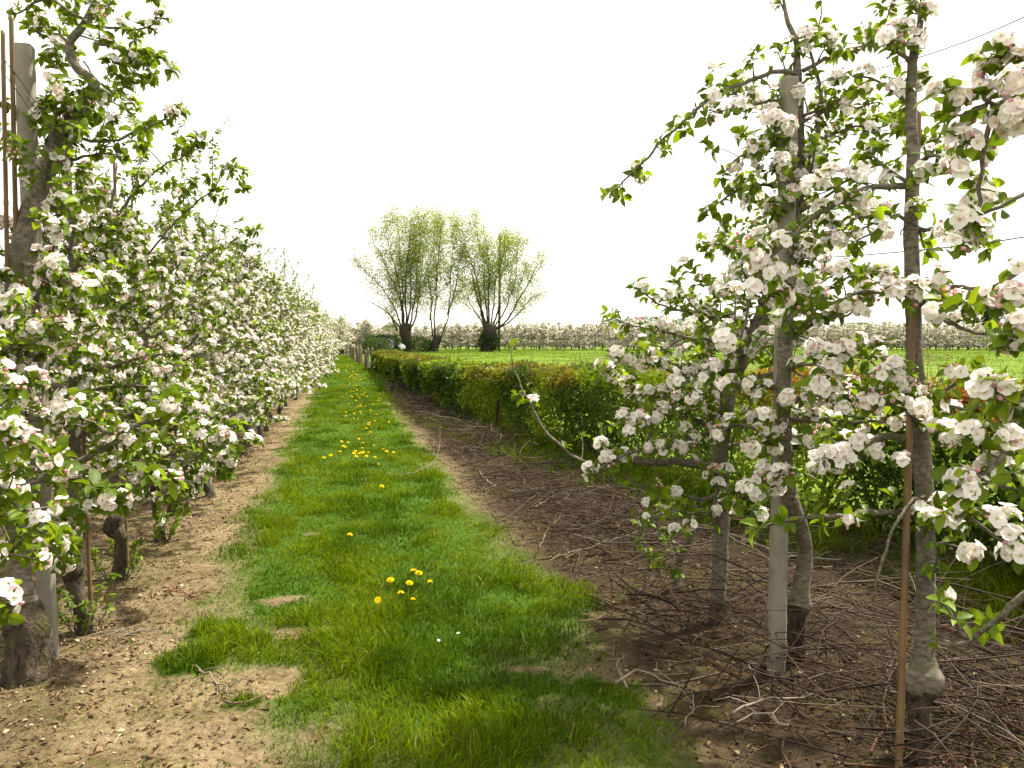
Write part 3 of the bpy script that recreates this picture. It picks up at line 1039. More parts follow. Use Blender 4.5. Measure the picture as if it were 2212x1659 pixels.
def build_grass():
    r = np.random.default_rng(12)
    g = Geo()
    for y0, y1, dens, wmul, seg in ((2.3, 4.6, 10000, 1.25, 4), (4.6, 7.5, 6200, 1.5, 3), (7.5, 13, 3200, 2.1, 2), (13, 26, 1400, 3.2, 2), (26, 72, 420, 6.0, 1)):
        x0, x1 = -1.25, 1.75 if y0 < 20 else 2.0
        n = int((x1 - x0) * (y1 - y0) * dens)
        X, Y = r.uniform(x0, x1, n), r.uniform(y0, y1, n)
        m = grass_mask(X, Y)
        k = r.random(n) < m * (0.55 + 0.45 * np.clip((noise2(X * 7, Y * 7, 88) - 0.2) / 0.3, 0, 1))
        X, Y, m = X[k], Y[k], m[k]
        n = len(X)
        hn = fbm2(X * 3.4, Y * 2.6, 3, 91)
        big = np.clip((hn - 0.42) / 0.25, 0, 1)
        ridge = np.exp(-((X - 0.25) / 0.5) ** 2) * np.clip((6.5 - Y) / 2, 0, 1)
        h = (0.030 + 0.055 * big + 0.035 * ridge) * r.uniform(0.55, 1.35, n) * (0.42 + 0.58 * m)
        for tx, ty, rr in TUFTS:
            h *= 1 + 0.55 * np.exp(-(((X - tx) ** 2 + (Y - ty) ** 2) / rr ** 2))
        w = r.uniform(0.0010, 0.0025, n) * wmul
        wide = r.random(n) < 0.03
        w = np.where(wide, w * 2.6, w)
        ang0 = 6.28 * fbm2(X * 1.9, Y * 1.9, 2, 97) * 2
        ang = ang0 + r.normal(size=n) * 1.3
        P = np.stack([X, Y, ground_z(X, Y) - 0.004], -1)
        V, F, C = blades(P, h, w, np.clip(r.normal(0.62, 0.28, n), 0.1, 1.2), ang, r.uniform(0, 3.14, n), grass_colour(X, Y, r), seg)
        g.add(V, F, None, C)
    tag(part('path_grass', g.mesh('path_grass', [M['grass']]), None, 'stuff'), 'lush green grass of the mown strip between the rows', 'grass')
    # rank grass at the foot of the hedge
    g = Geo()
    for y0, y1, dens, wm in ((2.6, 7, 1500, 1.2), (7, 15, 1500, 1.7), (15, 22, 700, 2.2)):
        n = int((y1 - y0) * 1.5 * dens)
        Y = r.uniform(y0, y1, n)
        X = hedge_front(Y) + r.uniform(-0.9, 0.6, n)
        k = r.random(n) < np.clip((X - hedge_front(Y) + 0.9) / 0.7, 0, 1) * np.clip((fbm2(X * 2, Y * 2, 3, 99) - 0.36 + 0.14 * ((Y > 6.5) & (Y < 15))) / 0.15, 0.04, 1)
        X, Y = X[k], Y[k]
        n = len(X)
        h = r.uniform(0.10, 0.30, n)
        P = np.stack([X, Y, ground_z(X, Y) - 0.005], -1)
        V, F, C = blades(P, h, r.uniform(0.0018, 0.0032, n) * wm, np.clip(r.normal(0.7, 0.3, n), 0.1, 1.3), r.uniform(0, 6.28, n), r.uniform(0, 3.14, n), grass_colour(X, Y, r) * 0.95, 3)
        g.add(V, F, None, C)
    tag(part('hedge_grass', g.mesh('hedge_grass', [M['grass']]), None, 'stuff'), 'rank dark green grass along the foot of the hedge', 'grass')
    # seedlings and scattered weeds on the left soil
    g = Geo()
    n = 5200
    Y = 2.6 + 9.4 * r.random(n) ** 1.5
    X = r.uniform(-2.4, 0.0, n)
    k = (fbm2(X * 2.4, Y * 2.4, 3, 103) > 0.53) & (X < xl(Y) + 0.1)
    X, Y = X[k], Y[k]
    n = len(X)
    P = np.stack([X, Y, ground_z(X, Y) - 0.003], -1)
    V, F, C = blades(P, r.uniform(0.02, 0.055, n), r.uniform(0.002, 0.005, n), np.clip(r.normal(0.8, 0.3, n), 0.1, 1.3), r.uniform(0, 6.28, n), r.uniform(0, 3.14, n), np.array([0.09, 0.16, 0.02]) * r.uniform(0.6, 1.3, (n, 1)), 3)
    g.add(V, F, None, C)
    tag(part('seedling_weeds', g.mesh('seedling_weeds', [M['grass']]), None, 'stuff'), 'sparse green seedlings on the bare soil at left', 'weeds')
build_grass()

# ------------------------------------------------------------------ litter on the soil
def build_litter():
    r = np.random.default_rng(21)
    g = Geo()
    # crumbs of earth
    oct_v = np.array([[1, 0, -0.4], [-0.6, 0.9, -0.4], [-0.5, -0.9, -0.3], [0.1, 0.15, 0.9]], float)
    oct_f = np.array([[0, 1, 3], [1, 2, 3], [2, 0, 3], [0, 2, 1]])
    n = 34000
    Y = 2.4 + 9.6 * r.random(n) ** 1.5
    X = np.where(r.random(n) < 0.62, r.uniform(-2.6, 0.1, n), r.uniform(0.9, 3.2, n))
    k = (grass_mask(X, Y) < 0.3) & (r.random(n) < 0.25 + np.clip((fbm2(X * 3, Y * 3, 3, 107) - 0.42) / 0.15, 0, 1))
    X, Y = X[k], Y[k]
    n = len(X)
    s = r.gamma(1.6, 0.0032, n).clip(0.0018, 0.02)
    vid = np.zeros(n, int)
    P = np.stack([X, Y, ground_z(X, Y) + s * 0.25], -1)
    MM = frames_z(rdir(r, n), r.uniform(0, 6, n)) * r.uniform(0.55, 1.15, (n, 1, 3))
    dk = np.where(X > 1, 0.55, 1.0)[:, None]  # crumbs at right follow the shade-darkened soil
    bake(g, [(oct_v, oct_f, np.ones((4, 3)))], vid, P, MM, s, np.array([0.17, 0.108, 0.058]) * r.uniform(0.35, 1.3, (n, 1)) * dk)
    tag(part('soil_crumbs', g.mesh('soil_crumbs', [M['twig']]), None, 'stuff'), 'loose crumbs of earth strewn over the bare soil', 'soil')
    # dead leaves and straw
    g = Geo()
    n = 20000
    Y = 2.4 + 16 * r.random(n) ** 1.4
    X = np.where(r.random(n) < 0.55, -1.7 + np.abs(r.normal(size=n)) * 0.55 * np.sign(r.random(n) - 0.3), r.uniform(1.0, 3.6, n))
    k = grass_mask(X, Y) < 0.25
    X, Y = X[k], Y[k]
    n = len(X)
    P = np.stack([X, Y, ground_z(X, Y) + 0.006], -1)
    MM = frames_xz(unit(np.stack([r.normal(size=n), r.normal(size=n), r.normal(size=n) * 0.25], -1)), np.array([[0, 0, 1.0]]) + r.normal(size=(n, 3)) * 0.35)
    straw = r.random(n) < 0.6
    MM[straw, :, 1] *= 0.14
    pal = np.array([[0.20, 0.12, 0.06], [0.33, 0.24, 0.13], [0.11, 0.06, 0.035], [0.42, 0.33, 0.2]])
    c = pal[r.integers(0, 4, n)] * r.uniform(0.6, 1.1, (n, 1)) * np.where(X > 1, 0.7, 1.0)[:, None]  # litter at right darkened along with the soil's painted shade
    bake(g, LEAVES[0], r.integers(0, 5, n), P, MM, np.where(straw, r.uniform(0.02, 0.07, n), r.uniform(0.012, 0.035, n)), c)
    tag(part('leaf_litter', g.mesh('leaf_litter', [M['twig']]), None, 'stuff'), 'dead leaves and straw scattered on the soil', 'litter')
build_litter()

# ------------------------------------------------------------------ prunings heaped along the right strip
def twig_line(r, p, ln, z_lift, seg=7, flat=0.30):
    a = r.uniform(0, 6.28)
    d = np.array([math.cos(a), math.sin(a), r.normal() * flat])
    bend = r.normal() * 0.09
    q = [np.array(p)]
    for k in range(seg):
        w_ = bend + r.normal() * 0.10
        c, s_ = math.cos(w_), math.sin(w_)
        d = np.array([d[0] * c - d[1] * s_, d[0] * s_ + d[1] * c, d[2] * 0.75 + r.normal() * flat * 0.4 - 0.02])
        q.append(q[-1] + unit(d) * ln / seg)
    q = np.array(q)
    q[:, 2] = np.maximum(q[:, 2], ground_z(q[:, 0], q[:, 1]) + 0.004)
    return q

PAL_T = np.array([[0.13, 0.075, 0.045], [0.20, 0.135, 0.085], [0.30, 0.24, 0.175], [0.075, 0.045, 0.03], [0.17, 0.08, 0.045], [0.38, 0.33, 0.26]])
def mound(X, Y):
    c = np.interp(Y, [2, 4, 6, 10, 14, 20, 30], [3.0, 2.6, 2.2, 2.0, 1.7, 1.45, 1.35])
    w = np.interp(Y, [2, 6, 9, 14, 30], [0.85, 0.7, 0.5, 0.4, 0.35])
    return np.exp(-((X - c) / w) ** 2), c, w

def build_brush():
    r = np.random.default_rng(33)
    g = Geo()
    n = 9500
    for i in range(n):
        Y = 2.5 + 22.5 * r.random() ** 1.35
        _, c, w = mound(0, Y)
        X = c + r.normal() * w * 0.8 + 0.1
        if X < xr(Y) + 0.05 and r.random() < 0.85:
            continue
        if noise2(X * 1.3, Y * 0.8, 141) < 0.45 and r.random() < 0.65:
            continue
        m = mound(X, Y)[0]
        z = r.random() ** 1.3 * (0.03 + 0.30 * m * (0.5 + noise2(X * 1.4, Y * 0.9, 131)))
        thin = r.random()
        ln = r.uniform(0.12, 0.95)
        q = twig_line(r, (X - ln * 0.2, Y, z), ln, z, 4)
        if (q[:, 0] < xr(q[:, 1]) - 0.04).any():
            continue
        r0 = 0.0014 + 0.0060 * thin ** (3.5 if r.random() < 0.85 else 1.3)
        V, F3, F4 = tube(q, np.linspace(r0, r0 * 0.45, len(q)), 3, cap=False)
        c_ = PAL_T[r.choice(6, p=[0.30, 0.18, 0.08, 0.26, 0.15, 0.03])] * r.uniform(0.14, 0.62)  # brown twig tones, darkened further as painted shade of the right trees
        g.add(V, None, F4, c_)
    tag(part('brushwood', g.mesh('brushwood', [M['twig']], smooth=True), None, 'stuff'), 'tangled brown prunings heaped along the strip under the right trees', 'brushwood')
    # the larger ones lie apart and can be told from the heap
    spots = []
    for (pts) in ([(1035, 1030), (1060, 1060), (1110, 1080), (1175, 1082)], [(830, 1030), (900, 1025), (945, 990), (952, 930)], [(1045, 1140), (1120, 1142), (1220, 1140), (1330, 1128)],
                  [(1165, 1205), (1185, 1165), (1230, 1150), (1330, 1150)], [(1480, 1580), (1500, 1530), (1485, 1500)], [(1350, 1500), (1335, 1455), (1355, 1430)],
                  [(1590, 1560), (1640, 1540), (1730, 1535), (1800, 1545)], [(1180, 1230), (1270, 1215), (1350, 1200), (1420, 1195)], [(1290, 1310), (1400, 1280), (1500, 1250)],
                  [(1250, 1360), (1340, 1350), (1450, 1355)], [(1150, 1120), (1200, 1105), (1300, 1100)], [(1330, 1490), (1375, 1468), (1430, 1485), (1480, 1500)],
                  [(1700, 1600), (1640, 1570), (1590, 1590)], [(1380, 1050), (1300, 1085), (1230, 1095)], [(1480, 1420), (1560, 1400), (1650, 1425)], [(930, 960), (985, 985), (1010, 1010)],
                  [(350, 1283), (400, 1285), (450, 1298)], [(135, 1330), (200, 1328), (265, 1340)], [(200, 1383), (260, 1372), (320, 1372)], [(420, 1440), (470, 1480), (500, 1515)], [(480, 1520), (530, 1525), (590, 1500)], [(110, 1500), (150, 1475), (165, 1455)]):
        spots.append([GP(*p) for p in pts])
    labs_r = ['curved pale pruning at the soil edge below the bare whip', 'pruning bent like a hook beside the grass, farthest up the brush strip', 'long straight pruning lying level across the middle of the brush strip',
              'bowed pale pruning just below the long level one', 'short pale pruning on dark soil left of the pale post foot', 'short bent twig on dark soil beside the grass at lower right',
              'long pruning lying on the soil in front of the pale post', 'slanting pruning left of the stunted sapling', 'slanting pruning below the stunted sapling', 'level pruning on the soil below the rank grass tuft',
              'short pruning just above the long level one', 'kinked pruning at the grass edge level with the pale post foot', 'thin curved pruning near the bottom, left of the bamboo cane', 'pruning lying under the tip of the low left limb',
              'pruning touching the foot of the trunk left of the pale post', 'short pruning in the far half of the brush strip near the grass']
    labs = {16: 'reddish bare twig lying on the soil beside the left concrete post', 17: 'brown stick lying on soil right of the left concrete post',
            18: 'short pale stick on the soil near the left post', 19: 'thin dark twig on bare soil left of the grass', 20: 'brown twig beside the small grass tuft at left', 21: 'short pale stick lying by the knobbly left tree base'}
    for k, q in enumerate(spots):
        q = np.array(q)
        m = mound(q[:, 0], q[:, 1])[0]
        if k < 16:
            q[:, 2] = 0.02 + 0.13 * m + r.uniform(0, 0.03, len(q))
        else:
            q[:, 2] = 0.012 + r.uniform(0, 0.01, len(q))
        p, rad = catmull(q, np.linspace(0.0055, 0.002, len(q)) * r.uniform(0.75, 1.2), 0.05)
        p = p + r.normal(size=p.shape) * 0.007
        V, F3, F4 = tube(p, rad, 5, 0.1, k)
        gg = Geo()
        col = PAL_T[[5, 2, 1, 1, 2, 2][k % 6]] * 0.7 if k != 16 else np.array([0.24, 0.10, 0.07])
        o0 = p[0].copy()
        gg.add(V - o0, F3, F4, col)
        for _ in range(4):                                    # forked side twigs
            i_ = int(r.integers(1, len(p) - 1))
            dv = unit(p[i_ + 1] - p[i_] + r.normal(size=3) * np.array([0.05, 0.05, 0.02]))
            ln = r.uniform(0.06, 0.22)
            sd_ = p[i_] + dv * ln * 0.5 + r.normal(size=3) * 0.015
            en_ = p[i_] + dv * ln + r.normal(size=3) * 0.03
            en_[2] = max(en_[2], 0.008)
            V, F3, F4 = tube(np.array([p[i_], sd_, en_]), [0.0028, 0.0022, 0.0014], 4)
            gg.add(V - o0, F3, F4, col * 0.85)
        o = part('pruned_branch', gg.mesh('pruned_branch', [M['twig']], smooth=True), None)
        o.location = o0
        if k in labs:
            tag(o, labs[k], 'twig')
        else:
            tag(o, labs_r[k], 'branch', 'pale pruned branches on the brush strip')
build_brush()

# ------------------------------------------------------------------ hedge
def build_hedge():
    r = np.random.default_rng(44)
    root = empty('hedge', (hedge_front(10.0) + 0.5, 10, 0))
    o0 = np.array(root.location)
    tag(root, 'low clipped hawthorn hedge, green with reddish young tips, along the meadow', 'hedge')
    # leaves: dense on the outer shell, thin inside
    n = 270000
    Y = np.where(r.random(n) < 0.05, r.uniform(0.8, 3.4, n), 3.4 + 38.6 * r.random(n) ** 1.75)
    f0, top = hedge_front(Y), hedge_top(Y)
    wdt = 1.05
    bulge = (fbm2(Y * 0.9, Y * 0 + 3, 3, 111) - 0.5) * 0.5
    u = r.random(n)
    face = r.random(n)
    # choose a point on the section outline: front face, top, (little) back
    zz = np.where(face < 0.50, 0.04 + (top - 0.04) * r.random(n) ** 0.85, top)
    xx = np.where(face < 0.50, 0.0, np.where(face < 0.92, u * wdt, wdt))
    zz = np.where(face >= 0.92, top * r.uniform(0.4, 1, n), zz)
    cl = noise3(xx * 2.2 + f0 * 2.2, Y * 2.2, zz * 2.6, 113) - 0.5          # clumps push the surface in and out
    cl2 = noise3(xx * 6 + f0 * 6, Y * 6, zz * 6, 117) - 0.5
    inward = np.where(r.random(n) < 0.28, r.uniform(0, 0.55, n), np.abs(r.normal(size=n)) * 0.07)
    xx = np.where(face < 0.50, xx - (cl * 0.50 + cl2 * 0.20) + inward - bulge * 0.35 + 0.18 * (1 - zz / top) ** 2, xx)
    zz = np.where((face >= 0.5) & (face < 0.92), zz + cl * 0.20 + cl2 * 0.13 - inward, zz)
    zz = zz - 0.14 * np.clip(1 - xx / 0.18, 0, 1) * (face >= 0.5)            # rounded shoulder
    core = (Y < 14) & (r.random(n) < 0.22)                      # leaves deep inside the near hedge close the view through it
    xx = np.where(core, r.uniform(0.25, 0.95, n), xx)
    zz = np.where(core, top * r.uniform(0.05, 0.93, n), zz)
    P = np.stack([f0 + xx, Y, np.maximum(zz, 0.06)], -1)
    hole = (fbm2(P[:, 1] * 1.7, P[:, 2] * 2.4, 3, 119) < 0.36) & (face < 0.5) & (r.random(n) < 0.45) & (zz < top * 0.75)
    P, face, Yk, cl = P[~hole], face[~hole], Y[~hole], cl[~hole]
    n = len(P)
    d = np.maximum(P[:, 1], 3)
    size = r.uniform(0.027, 0.049, n) * (1 + np.clip((d - 8) / 14, 0, 1.4))
    nrm = np.where((face < 0.5)[:, None], [[-1, -0.1, 0.5]], [[-0.1, 0, 1]]) + r.normal(size=(n, 3)) * 0.65
    x = rdir(r, n)
    MM = frames_xz(x, nrm)
    MM[:, :, 1] *= 1.25
    red = np.clip((fbm2(P[:, 0] * 0.9 + 4, P[:, 1] * 0.6, 3, 121) - 0.30) / 0.14, 0, 1) * np.clip((P[:, 2] / hedge_top(P[:, 1]) - 0.72) / 0.15, 0, 1) * np.interp(P[:, 1], [3, 8, 10.5, 42], [1, 0.9, 0.38, 0.22])
    red = red * (r.random(n) < 0.75)
    br = np.clip((noise3(P[:, 0] * 1.5, P[:, 1] * 1.1, P[:, 2] * 1.6, 123) - 0.38) / 0.25, 0, 1)
    g0, g1 = np.array([0.052, 0.10, 0.007]), np.array([0.175, 0.245, 0.012])
    col = g0 * (1 - br[:, None]) + g1 * br[:, None]
    col = col * (1 - red[:, None]) + np.array([0.27, 0.105, 0.028]) * red[:, None]
    col = col * r.uniform(0.65, 1.3, (n, 1))
    g = Geo()
    for mk, det in ((P[:, 1] > -9, 0),):
        i = np.nonzero(mk)[0]
        bake(g, LEAVES[det], r.integers(0, 5, len(i)), P[i] - o0, MM[i], size[i], col[i])
    part('foliage', g.mesh('foliage', [M['hedge_leaf']]), root, 'stuff')
    # reddish shoots standing above the top
    g, gs = Geo(), Geo()
    LP, LX, LC = [], [], []
    for i in range(330):
        Y = 3.0 + 9 * r.random() if i < 250 else r.uniform(12, 34)
        X = hedge_front(Y) + r.uniform(0.05, 1.0)
        h = r.uniform(0.05, 0.24)
        b = np.array([X, Y, hedge_top(Y) - 0.05])
        tip = b + np.array([r.normal() * 0.03, r.normal() * 0.03, h + 0.05])
        V, F3, F4 = tube(np.array([b, (b + tip) / 2 + r.normal(size=3) * 0.006, tip]), [0.003, 0.002, 0.0012], 3, cap=False)
        gs.add(V - o0, None, F4)
        reds = r.random() < (0.75 if Y < 9 else 0.35)
        for k in range(int(h / 0.016)):
            t = 0.25 + 0.75 * r.random()
            LP.append(b + (tip - b) * t)
            a = r.uniform(0, 6.28)
            LX.append([math.cos(a), math.sin(a), 0.5])
            LC.append((np.array([0.25, 0.095, 0.03]) if reds else np.array([0.14, 0.19, 0.02])) * r.uniform(0.7, 1.3))
    LP, LX, LC = np.array(LP), np.array(LX), np.array(LC)
    bake(g, LEAVES[1], r.integers(0, 5, len(LP)), LP - o0, frames_xz(LX, np.array([[0, 0, 1.0]]) + r.normal(size=(len(LP), 3)) * 0.3), r.uniform(0.016, 0.028, len(LP)), LC)
    part('young_shoots', g.mesh('young_shoots', [M['hedge_leaf']]), root, 'stuff')
    part('shoot_stems', gs.mesh('shoot_stems', [M['twig_bark']]), root, 'stuff')
    # stems
    yy = 1.5
    while yy < 40:
        x0_ = hedge_front(yy) + 0.45 + r.normal() * 0.12
        g = Geo()
        for s_ in range(4 if yy < 16 else 2):
            a = r.uniform(0, 6.28)
            e = np.array([math.cos(a) * 0.30, math.sin(a) * 0.30, 0])
            b = np.array([x0_, yy, -0.05]) + e * 0.15
            q, rad = catmull([b, b + e * 0.35 + [0, 0, 0.4], b + e * 0.8 + [0, 0, 0.75], b + e * 1.2 + [0, 0, 1.0]], [0.022, 0.015, 0.009, 0.004], 0.12)
            q = q + r.normal(size=q.shape) * 0.012
            V, F3, F4 = tube(q, rad * r.uniform(0.7, 1.2), 5)
            g.add(V - o0, F3, F4)
        part('stem', g.mesh('stem', [M['old_bark']], smooth=True), root)
        yy += r.uniform(0.4, 0.7) if yy < 16 else 1.2
build_hedge()

# ------------------------------------------------------------------ left row
XROW = -1.46
def stake(top, foot, r0, label, group, cat='stake'):
    p, rad = catmull([foot, (np.array(foot) + top) / 2 + [0.006, 0.004, 0], top], [r0, r0 * 0.95, r0 * 0.85], 0.02)
    k = np.arange(len(p))
    for node in range(9, len(p) - 3, 15):                     # swollen cane joints
        rad[node] *= 1.16
    o0 = np.array(foot, float)
    g = Geo()
    V, F3, F4 = tube(p, rad, 8)
    g.add(V - o0, F3, F4)
    o = part('bamboo_stake', g.mesh('bamboo_stake', [M['cane']], smooth=True), None)
    o.location = o0
    return tag(o, label, cat, group)

def box_post(foot, top, w, d, label, name='concrete_post', group=None):
    """square concrete post with chipped chamfered edges; lies along foot-top"""
    foot, top = np.array(foot, float), np.array(top, float)
    L = np.linalg.norm(top - foot)
    r = np.random.default_rng(int(abs(foot[1]) * 100))
    c = 0.012
    prof = np.array([[-w / 2 + c, -d / 2], [w / 2 - c, -d / 2], [w / 2, -d / 2 + c], [w / 2, d / 2 - c], [w / 2 - c, d / 2], [-w / 2 + c, d / 2], [-w / 2, d / 2 - c], [-w / 2, -d / 2 + c]])
    zs = np.concatenate([np.linspace(0, L - 0.012, 46), [L]])
    ax = (top - foot) / L
    V = []
    for i, z in enumerate(zs):
        q = prof * (0.93 if i == len(zs) - 1 else 1.0)
        j = r.normal(size=q.shape) * 0.0012
        q = q + j
        for x, y in q:
            V.append(foot + ax * z + np.array([x, y, 0]) - foot)
    V = np.array(V)
    n = len(zs)
    i = np.arange(n - 1)[:, None] * 8
    j = np.arange(8)[None]
    k = (j + 1) % 8
    F4 = np.stack([i + j, i + k, i + k + 8, i + j + 8], -1).reshape(-1, 4)
    V = np.vstack([V, (top - foot)[None]])
    F3 = np.array([[(n - 1) * 8 + q, (n - 1) * 8 + (q + 1) % 8, len(V) - 1] for q in range(8)])
    me = make_mesh(name, V, F3, F4, None, [M['concrete']])
    o = part(name, me, None)
    o.location = foot
    return tag(o, label, 'post', group)

box_post(np.append(GP(106, 1422)[:2], -0.1), W(52, 97, 3.96), 0.078, 0.072, 'tall square concrete post at far left beside the knobbly first tree')
for k, yy in enumerate((9.1, 14.3, 19.5, 24.7, 30, 36)):
    box_post((XROW - 0.02, yy, -0.1), (XROW - 0.03, yy + 0.02, 2.75), 0.085, 0.08,
             'concrete post rising from the left blossom row, ' + ORD[k] + ' behind the front one', group='posts in the left row')

stake(W(24, 33, 3.66), np.append(GP(45, 1395)[:2], -0.05), 0.0125, 'tall bamboo cane left of the front concrete post, the right one of two', 'canes in the left row')
stake(W(6, 66, 3.60), np.append(GP(22, 1410)[:2], -0.05), 0.0115, 'bamboo cane at the left edge of the picture, the left one of two', 'canes in the left row')
stake(W(140, 203, 4.55), np.append(GP(197, 1327)[:2], -0.05), 0.0115, 'thin bamboo cane standing against the second tree of the left row', 'canes in the left row')
stake(W(246, 340, 5.5), np.append(GP(275, 1232)[:2], -0.05), 0.011, 'thin bamboo cane standing against the third tree of the left row', 'canes in the left row')

TREES_L = 'apple trees of the left row'
def near_left():
    # tree at the very left edge, its trunk outside the picture, limbs reaching in
    t = Tree(101)
    b = np.array([XROW - 0.05, 2.72, 0])
    t.trunk = spindle_trunk(t.r, 3.0, (b[0], b[1]), 0.1, 0.036)
    t.graft = 0.42
    t.limb([W(-150, 1120, 2.9), W(0, 1114, 2.9), W(91, 1110, 2.88), W(205, 1101, 2.85), W(256, 1087, 2.83), W(321, 1025, 2.8)], 0.014, 0.004, pf=0.6, side=0.12, t0=0.3)
    t.limb([W(-120, 1180, 2.75), W(0, 1215, 2.72), W(60, 1150, 2.7), W(150, 1170, 2.7)], 0.011, 0.003, pf=0.5)
    t.limb([W(-120, 900, 2.6), W(-10, 930, 2.55), W(70, 960, 2.5), W(120, 1010, 2.5)], 0.012, 0.003, pf=0.7)
    t.limb([W(-150, 1010, 2.6), W(-20, 1040, 2.55), W(40, 1100, 2.5)], 0.011, 0.003, pf=0.7)
    t.limb([W(-150, 650, 2.8), W(-20, 630, 2.75), W(50, 650, 2.75)], 0.011, 0.003, pf=0.5)
    t.limb([W(-120, 1230, 2.2), W(-30, 1300, 2.15), W(4, 1330, 2.15)], 0.009, 0.003, pf=1.0, side=0, spur=0.09)
    t.cluster(W(8, 1300, 2.15), 12, 0.02, 1.0)
    t.auto(7, 0.8, 1.5, 0.65, 0.5, size=0.86)
    t.pieces()
    finish_near(t, 'apple_tree', 'apple tree whose blossoming limbs reach in from the left edge', TREES_L, 0)
    # the first whole tree: knobbly base, pale trunk zigzagging up past the post
    t = Tree(102)
    P = [np.append(GP(62, 1470)[:2], -0.08), W(62, 1440, 3.73), W(66, 1375, 3.74), W(58, 1325, 3.75), W(46, 1250, 3.76), W(33, 1000, 3.78), W(25, 765, 3.78), W(35, 600, 3.80), W(57, 475, 3.84),
         W(102, 366, 3.90), W(121, 293, 3.93), W(175, 227, 3.97), W(203, 183, 3.98), W(165, 143, 4.0), W(150, 95, 4.0), W(190, 40, 4.02), W(214, -30, 4.02), W(222, -150, 4.0)]
    R = [0.105, 0.10, 0.085, 0.075, 0.050, 0.045, 0.043, 0.043, 0.043, 0.041, 0.036, 0.031, 0.027, 0.022, 0.02, 0.017, 0.013, 0.006]
    t.trunk = trunk_from(P, R, 5, 0.03, 0.001)
    t.graft = 0.42
    t.limb([W(40, 790, 3.78), W(75, 803, 3.7), W(161, 871, 3.6), W(219, 922, 3.5), W(278, 919, 3.45), W(351, 885, 3.4), W(385, 850, 3.38)], 0.019, 0.005, pf=0.65, side=0.12, t0=0.2)
    t.limb([W(100, 400, 3.88), W(147, 337, 3.85), W(187, 227, 3.85), W(178, 190, 3.85)], 0.009, 0.004, pf=0.25, spur=0.11)
    t.limb([W(98, 405, 3.86), W(112, 320, 3.84), W(120, 176, 3.82), W(117, 70, 3.82)], 0.007, 0.0025, pf=0.2, spur=0.10, side=0.2, side_len=(0.05, 0.12))
    t.limb([W(135, 288, 3.95), W(180, 298, 3.93), W(240, 304, 3.9), W(300, 286, 3.86), W(345, 265, 3.85), W(385, 240, 3.84)], 0.010, 0.003, pf=0.25, t0=0.55, side=0.25, side_len=(0.05, 0.12))
    t.limb([W(203, 60, 4.0), W(150, 22, 3.97), W(110, 0, 3.95), W(60, 18, 3.92), W(30, 30, 3.9)], 0.010, 0.003, pf=0.45)
    t.limb([W(208, 55, 4.0), W(250, 60, 4.0), W(310, 62, 4.0), W(350, 40, 4.0)], 0.008, 0.003, pf=0.4)
    t.limb([W(205, 95, 4.0), W(245, 110, 4.0), W(290, 130, 3.98), W(330, 160, 3.97)], 0.008, 0.003, pf=0.4)
    t.limb([W(180, 130, 4.0), W(215, 180, 4.0), W(250, 195, 4.0), W(300, 170, 4.0)], 0.005, 0.002, pf=0.5, t0=0.5)
    t.limb([W(200, 190, 3.98), W(215, 240, 3.95), W(245, 260, 3.95)], 0.007, 0.002, pf=0.4)
    t.limb([W(60, 470, 3.82), W(110, 445, 3.75), W(160, 440, 3.7), W(210, 420, 3.7)], 0.010, 0.003, pf=0.6)
    t.limb([W(45, 560, 3.8), W(110, 585, 3.65), W(180, 620, 3.55), W(240, 610, 3.5)], 0.013, 0.003, pf=0.7)
    t.limb([W(30, 650, 3.78), W(95, 700, 3.6), W(140, 745, 3.5), W(200, 760, 3.4)], 0.012, 0.003, pf=0.7)
    t.auto(15, 0.85, 1.75, 0.8, 0.6, pf=0.75, size=0.86, low=0.6)
    t.auto(6, 2.4, 3.2, 0.45, 0.35, pf=0.4, size=0.86)
    t.pieces()
    finish_near(t, 'apple_tree', 'knobbly old apple tree in front of the left concrete post, trunk zigzagging upward', TREES_L, 0, 18)
    for k, (yy, dx, seed) in enumerate(((4.72, 0.03, 103), (5.62, -0.03, 104), (6.6, 0.02, 105))):
        t = Tree(seed)
        t.trunk = spindle_trunk(t.r, (2.85, 2.7, 2.8)[k], (XROW + dx, yy), 0.12, 0.034)
        t.graft = 0.55
        if k == 0:
            t.limb([W(230, 500, 4.9), W(303, 400, 4.8), W(350, 365, 4.7), W(390, 348, 4.65), W(430, 304, 4.6)], 0.009, 0.0025, pf=0.45, t0=0.3)
            t.limb([W(240, 1010, 4.6), W(330, 990, 4.3), W(420, 985, 4.1), W(470, 940, 4.0)], 0.014, 0.004, pf=0.6)
        if k == 1:
            t.limb([W(300, 560, 5.6), W(390, 476, 5.5), W(440, 430, 5.4), W(467, 410, 5.4), W(487, 363, 5.4), W(530, 370, 5.35)], 0.008, 0.002, pf=0.15, t0=0.4)
            t.limb([W(310, 1090, 5.5), W(400, 1060, 5.2), W(470, 1010, 5.0), W(530, 950, 4.9)], 0.014, 0.004, pf=0.6)
        if k == 2:
            t.limb([W(370, 620, 6.5), W(443, 555, 6.4), W(500, 520, 6.3), W(560, 490, 6.3)], 0.008, 0.002, pf=0.5, t0=0.4)
        t.auto(26, 0.66, (2.5, 2.3, 2.4)[k], 0.92, 0.28, pf=0.8, size=0.86, low=0.5)
        t.whips(24, 1.6)
        # leafy suckers at the foot
        for q in range(7):
            a = t.r.uniform(0, 6.28)
            b = np.array([XROW + dx + 0.07 * math.cos(a), yy + 0.07 * math.sin(a), 0.0])
            t.limb([b, b + [0.05 * math.cos(a), 0.05 * math.sin(a), 0.1], b + [0.09 * math.cos(a), 0.09 * math.sin(a), t.r.uniform(0.15, 0.28)]], 0.004, 0.002, side=0, spur=0.05, pf=0.0, size=0.6)
        t.pieces()
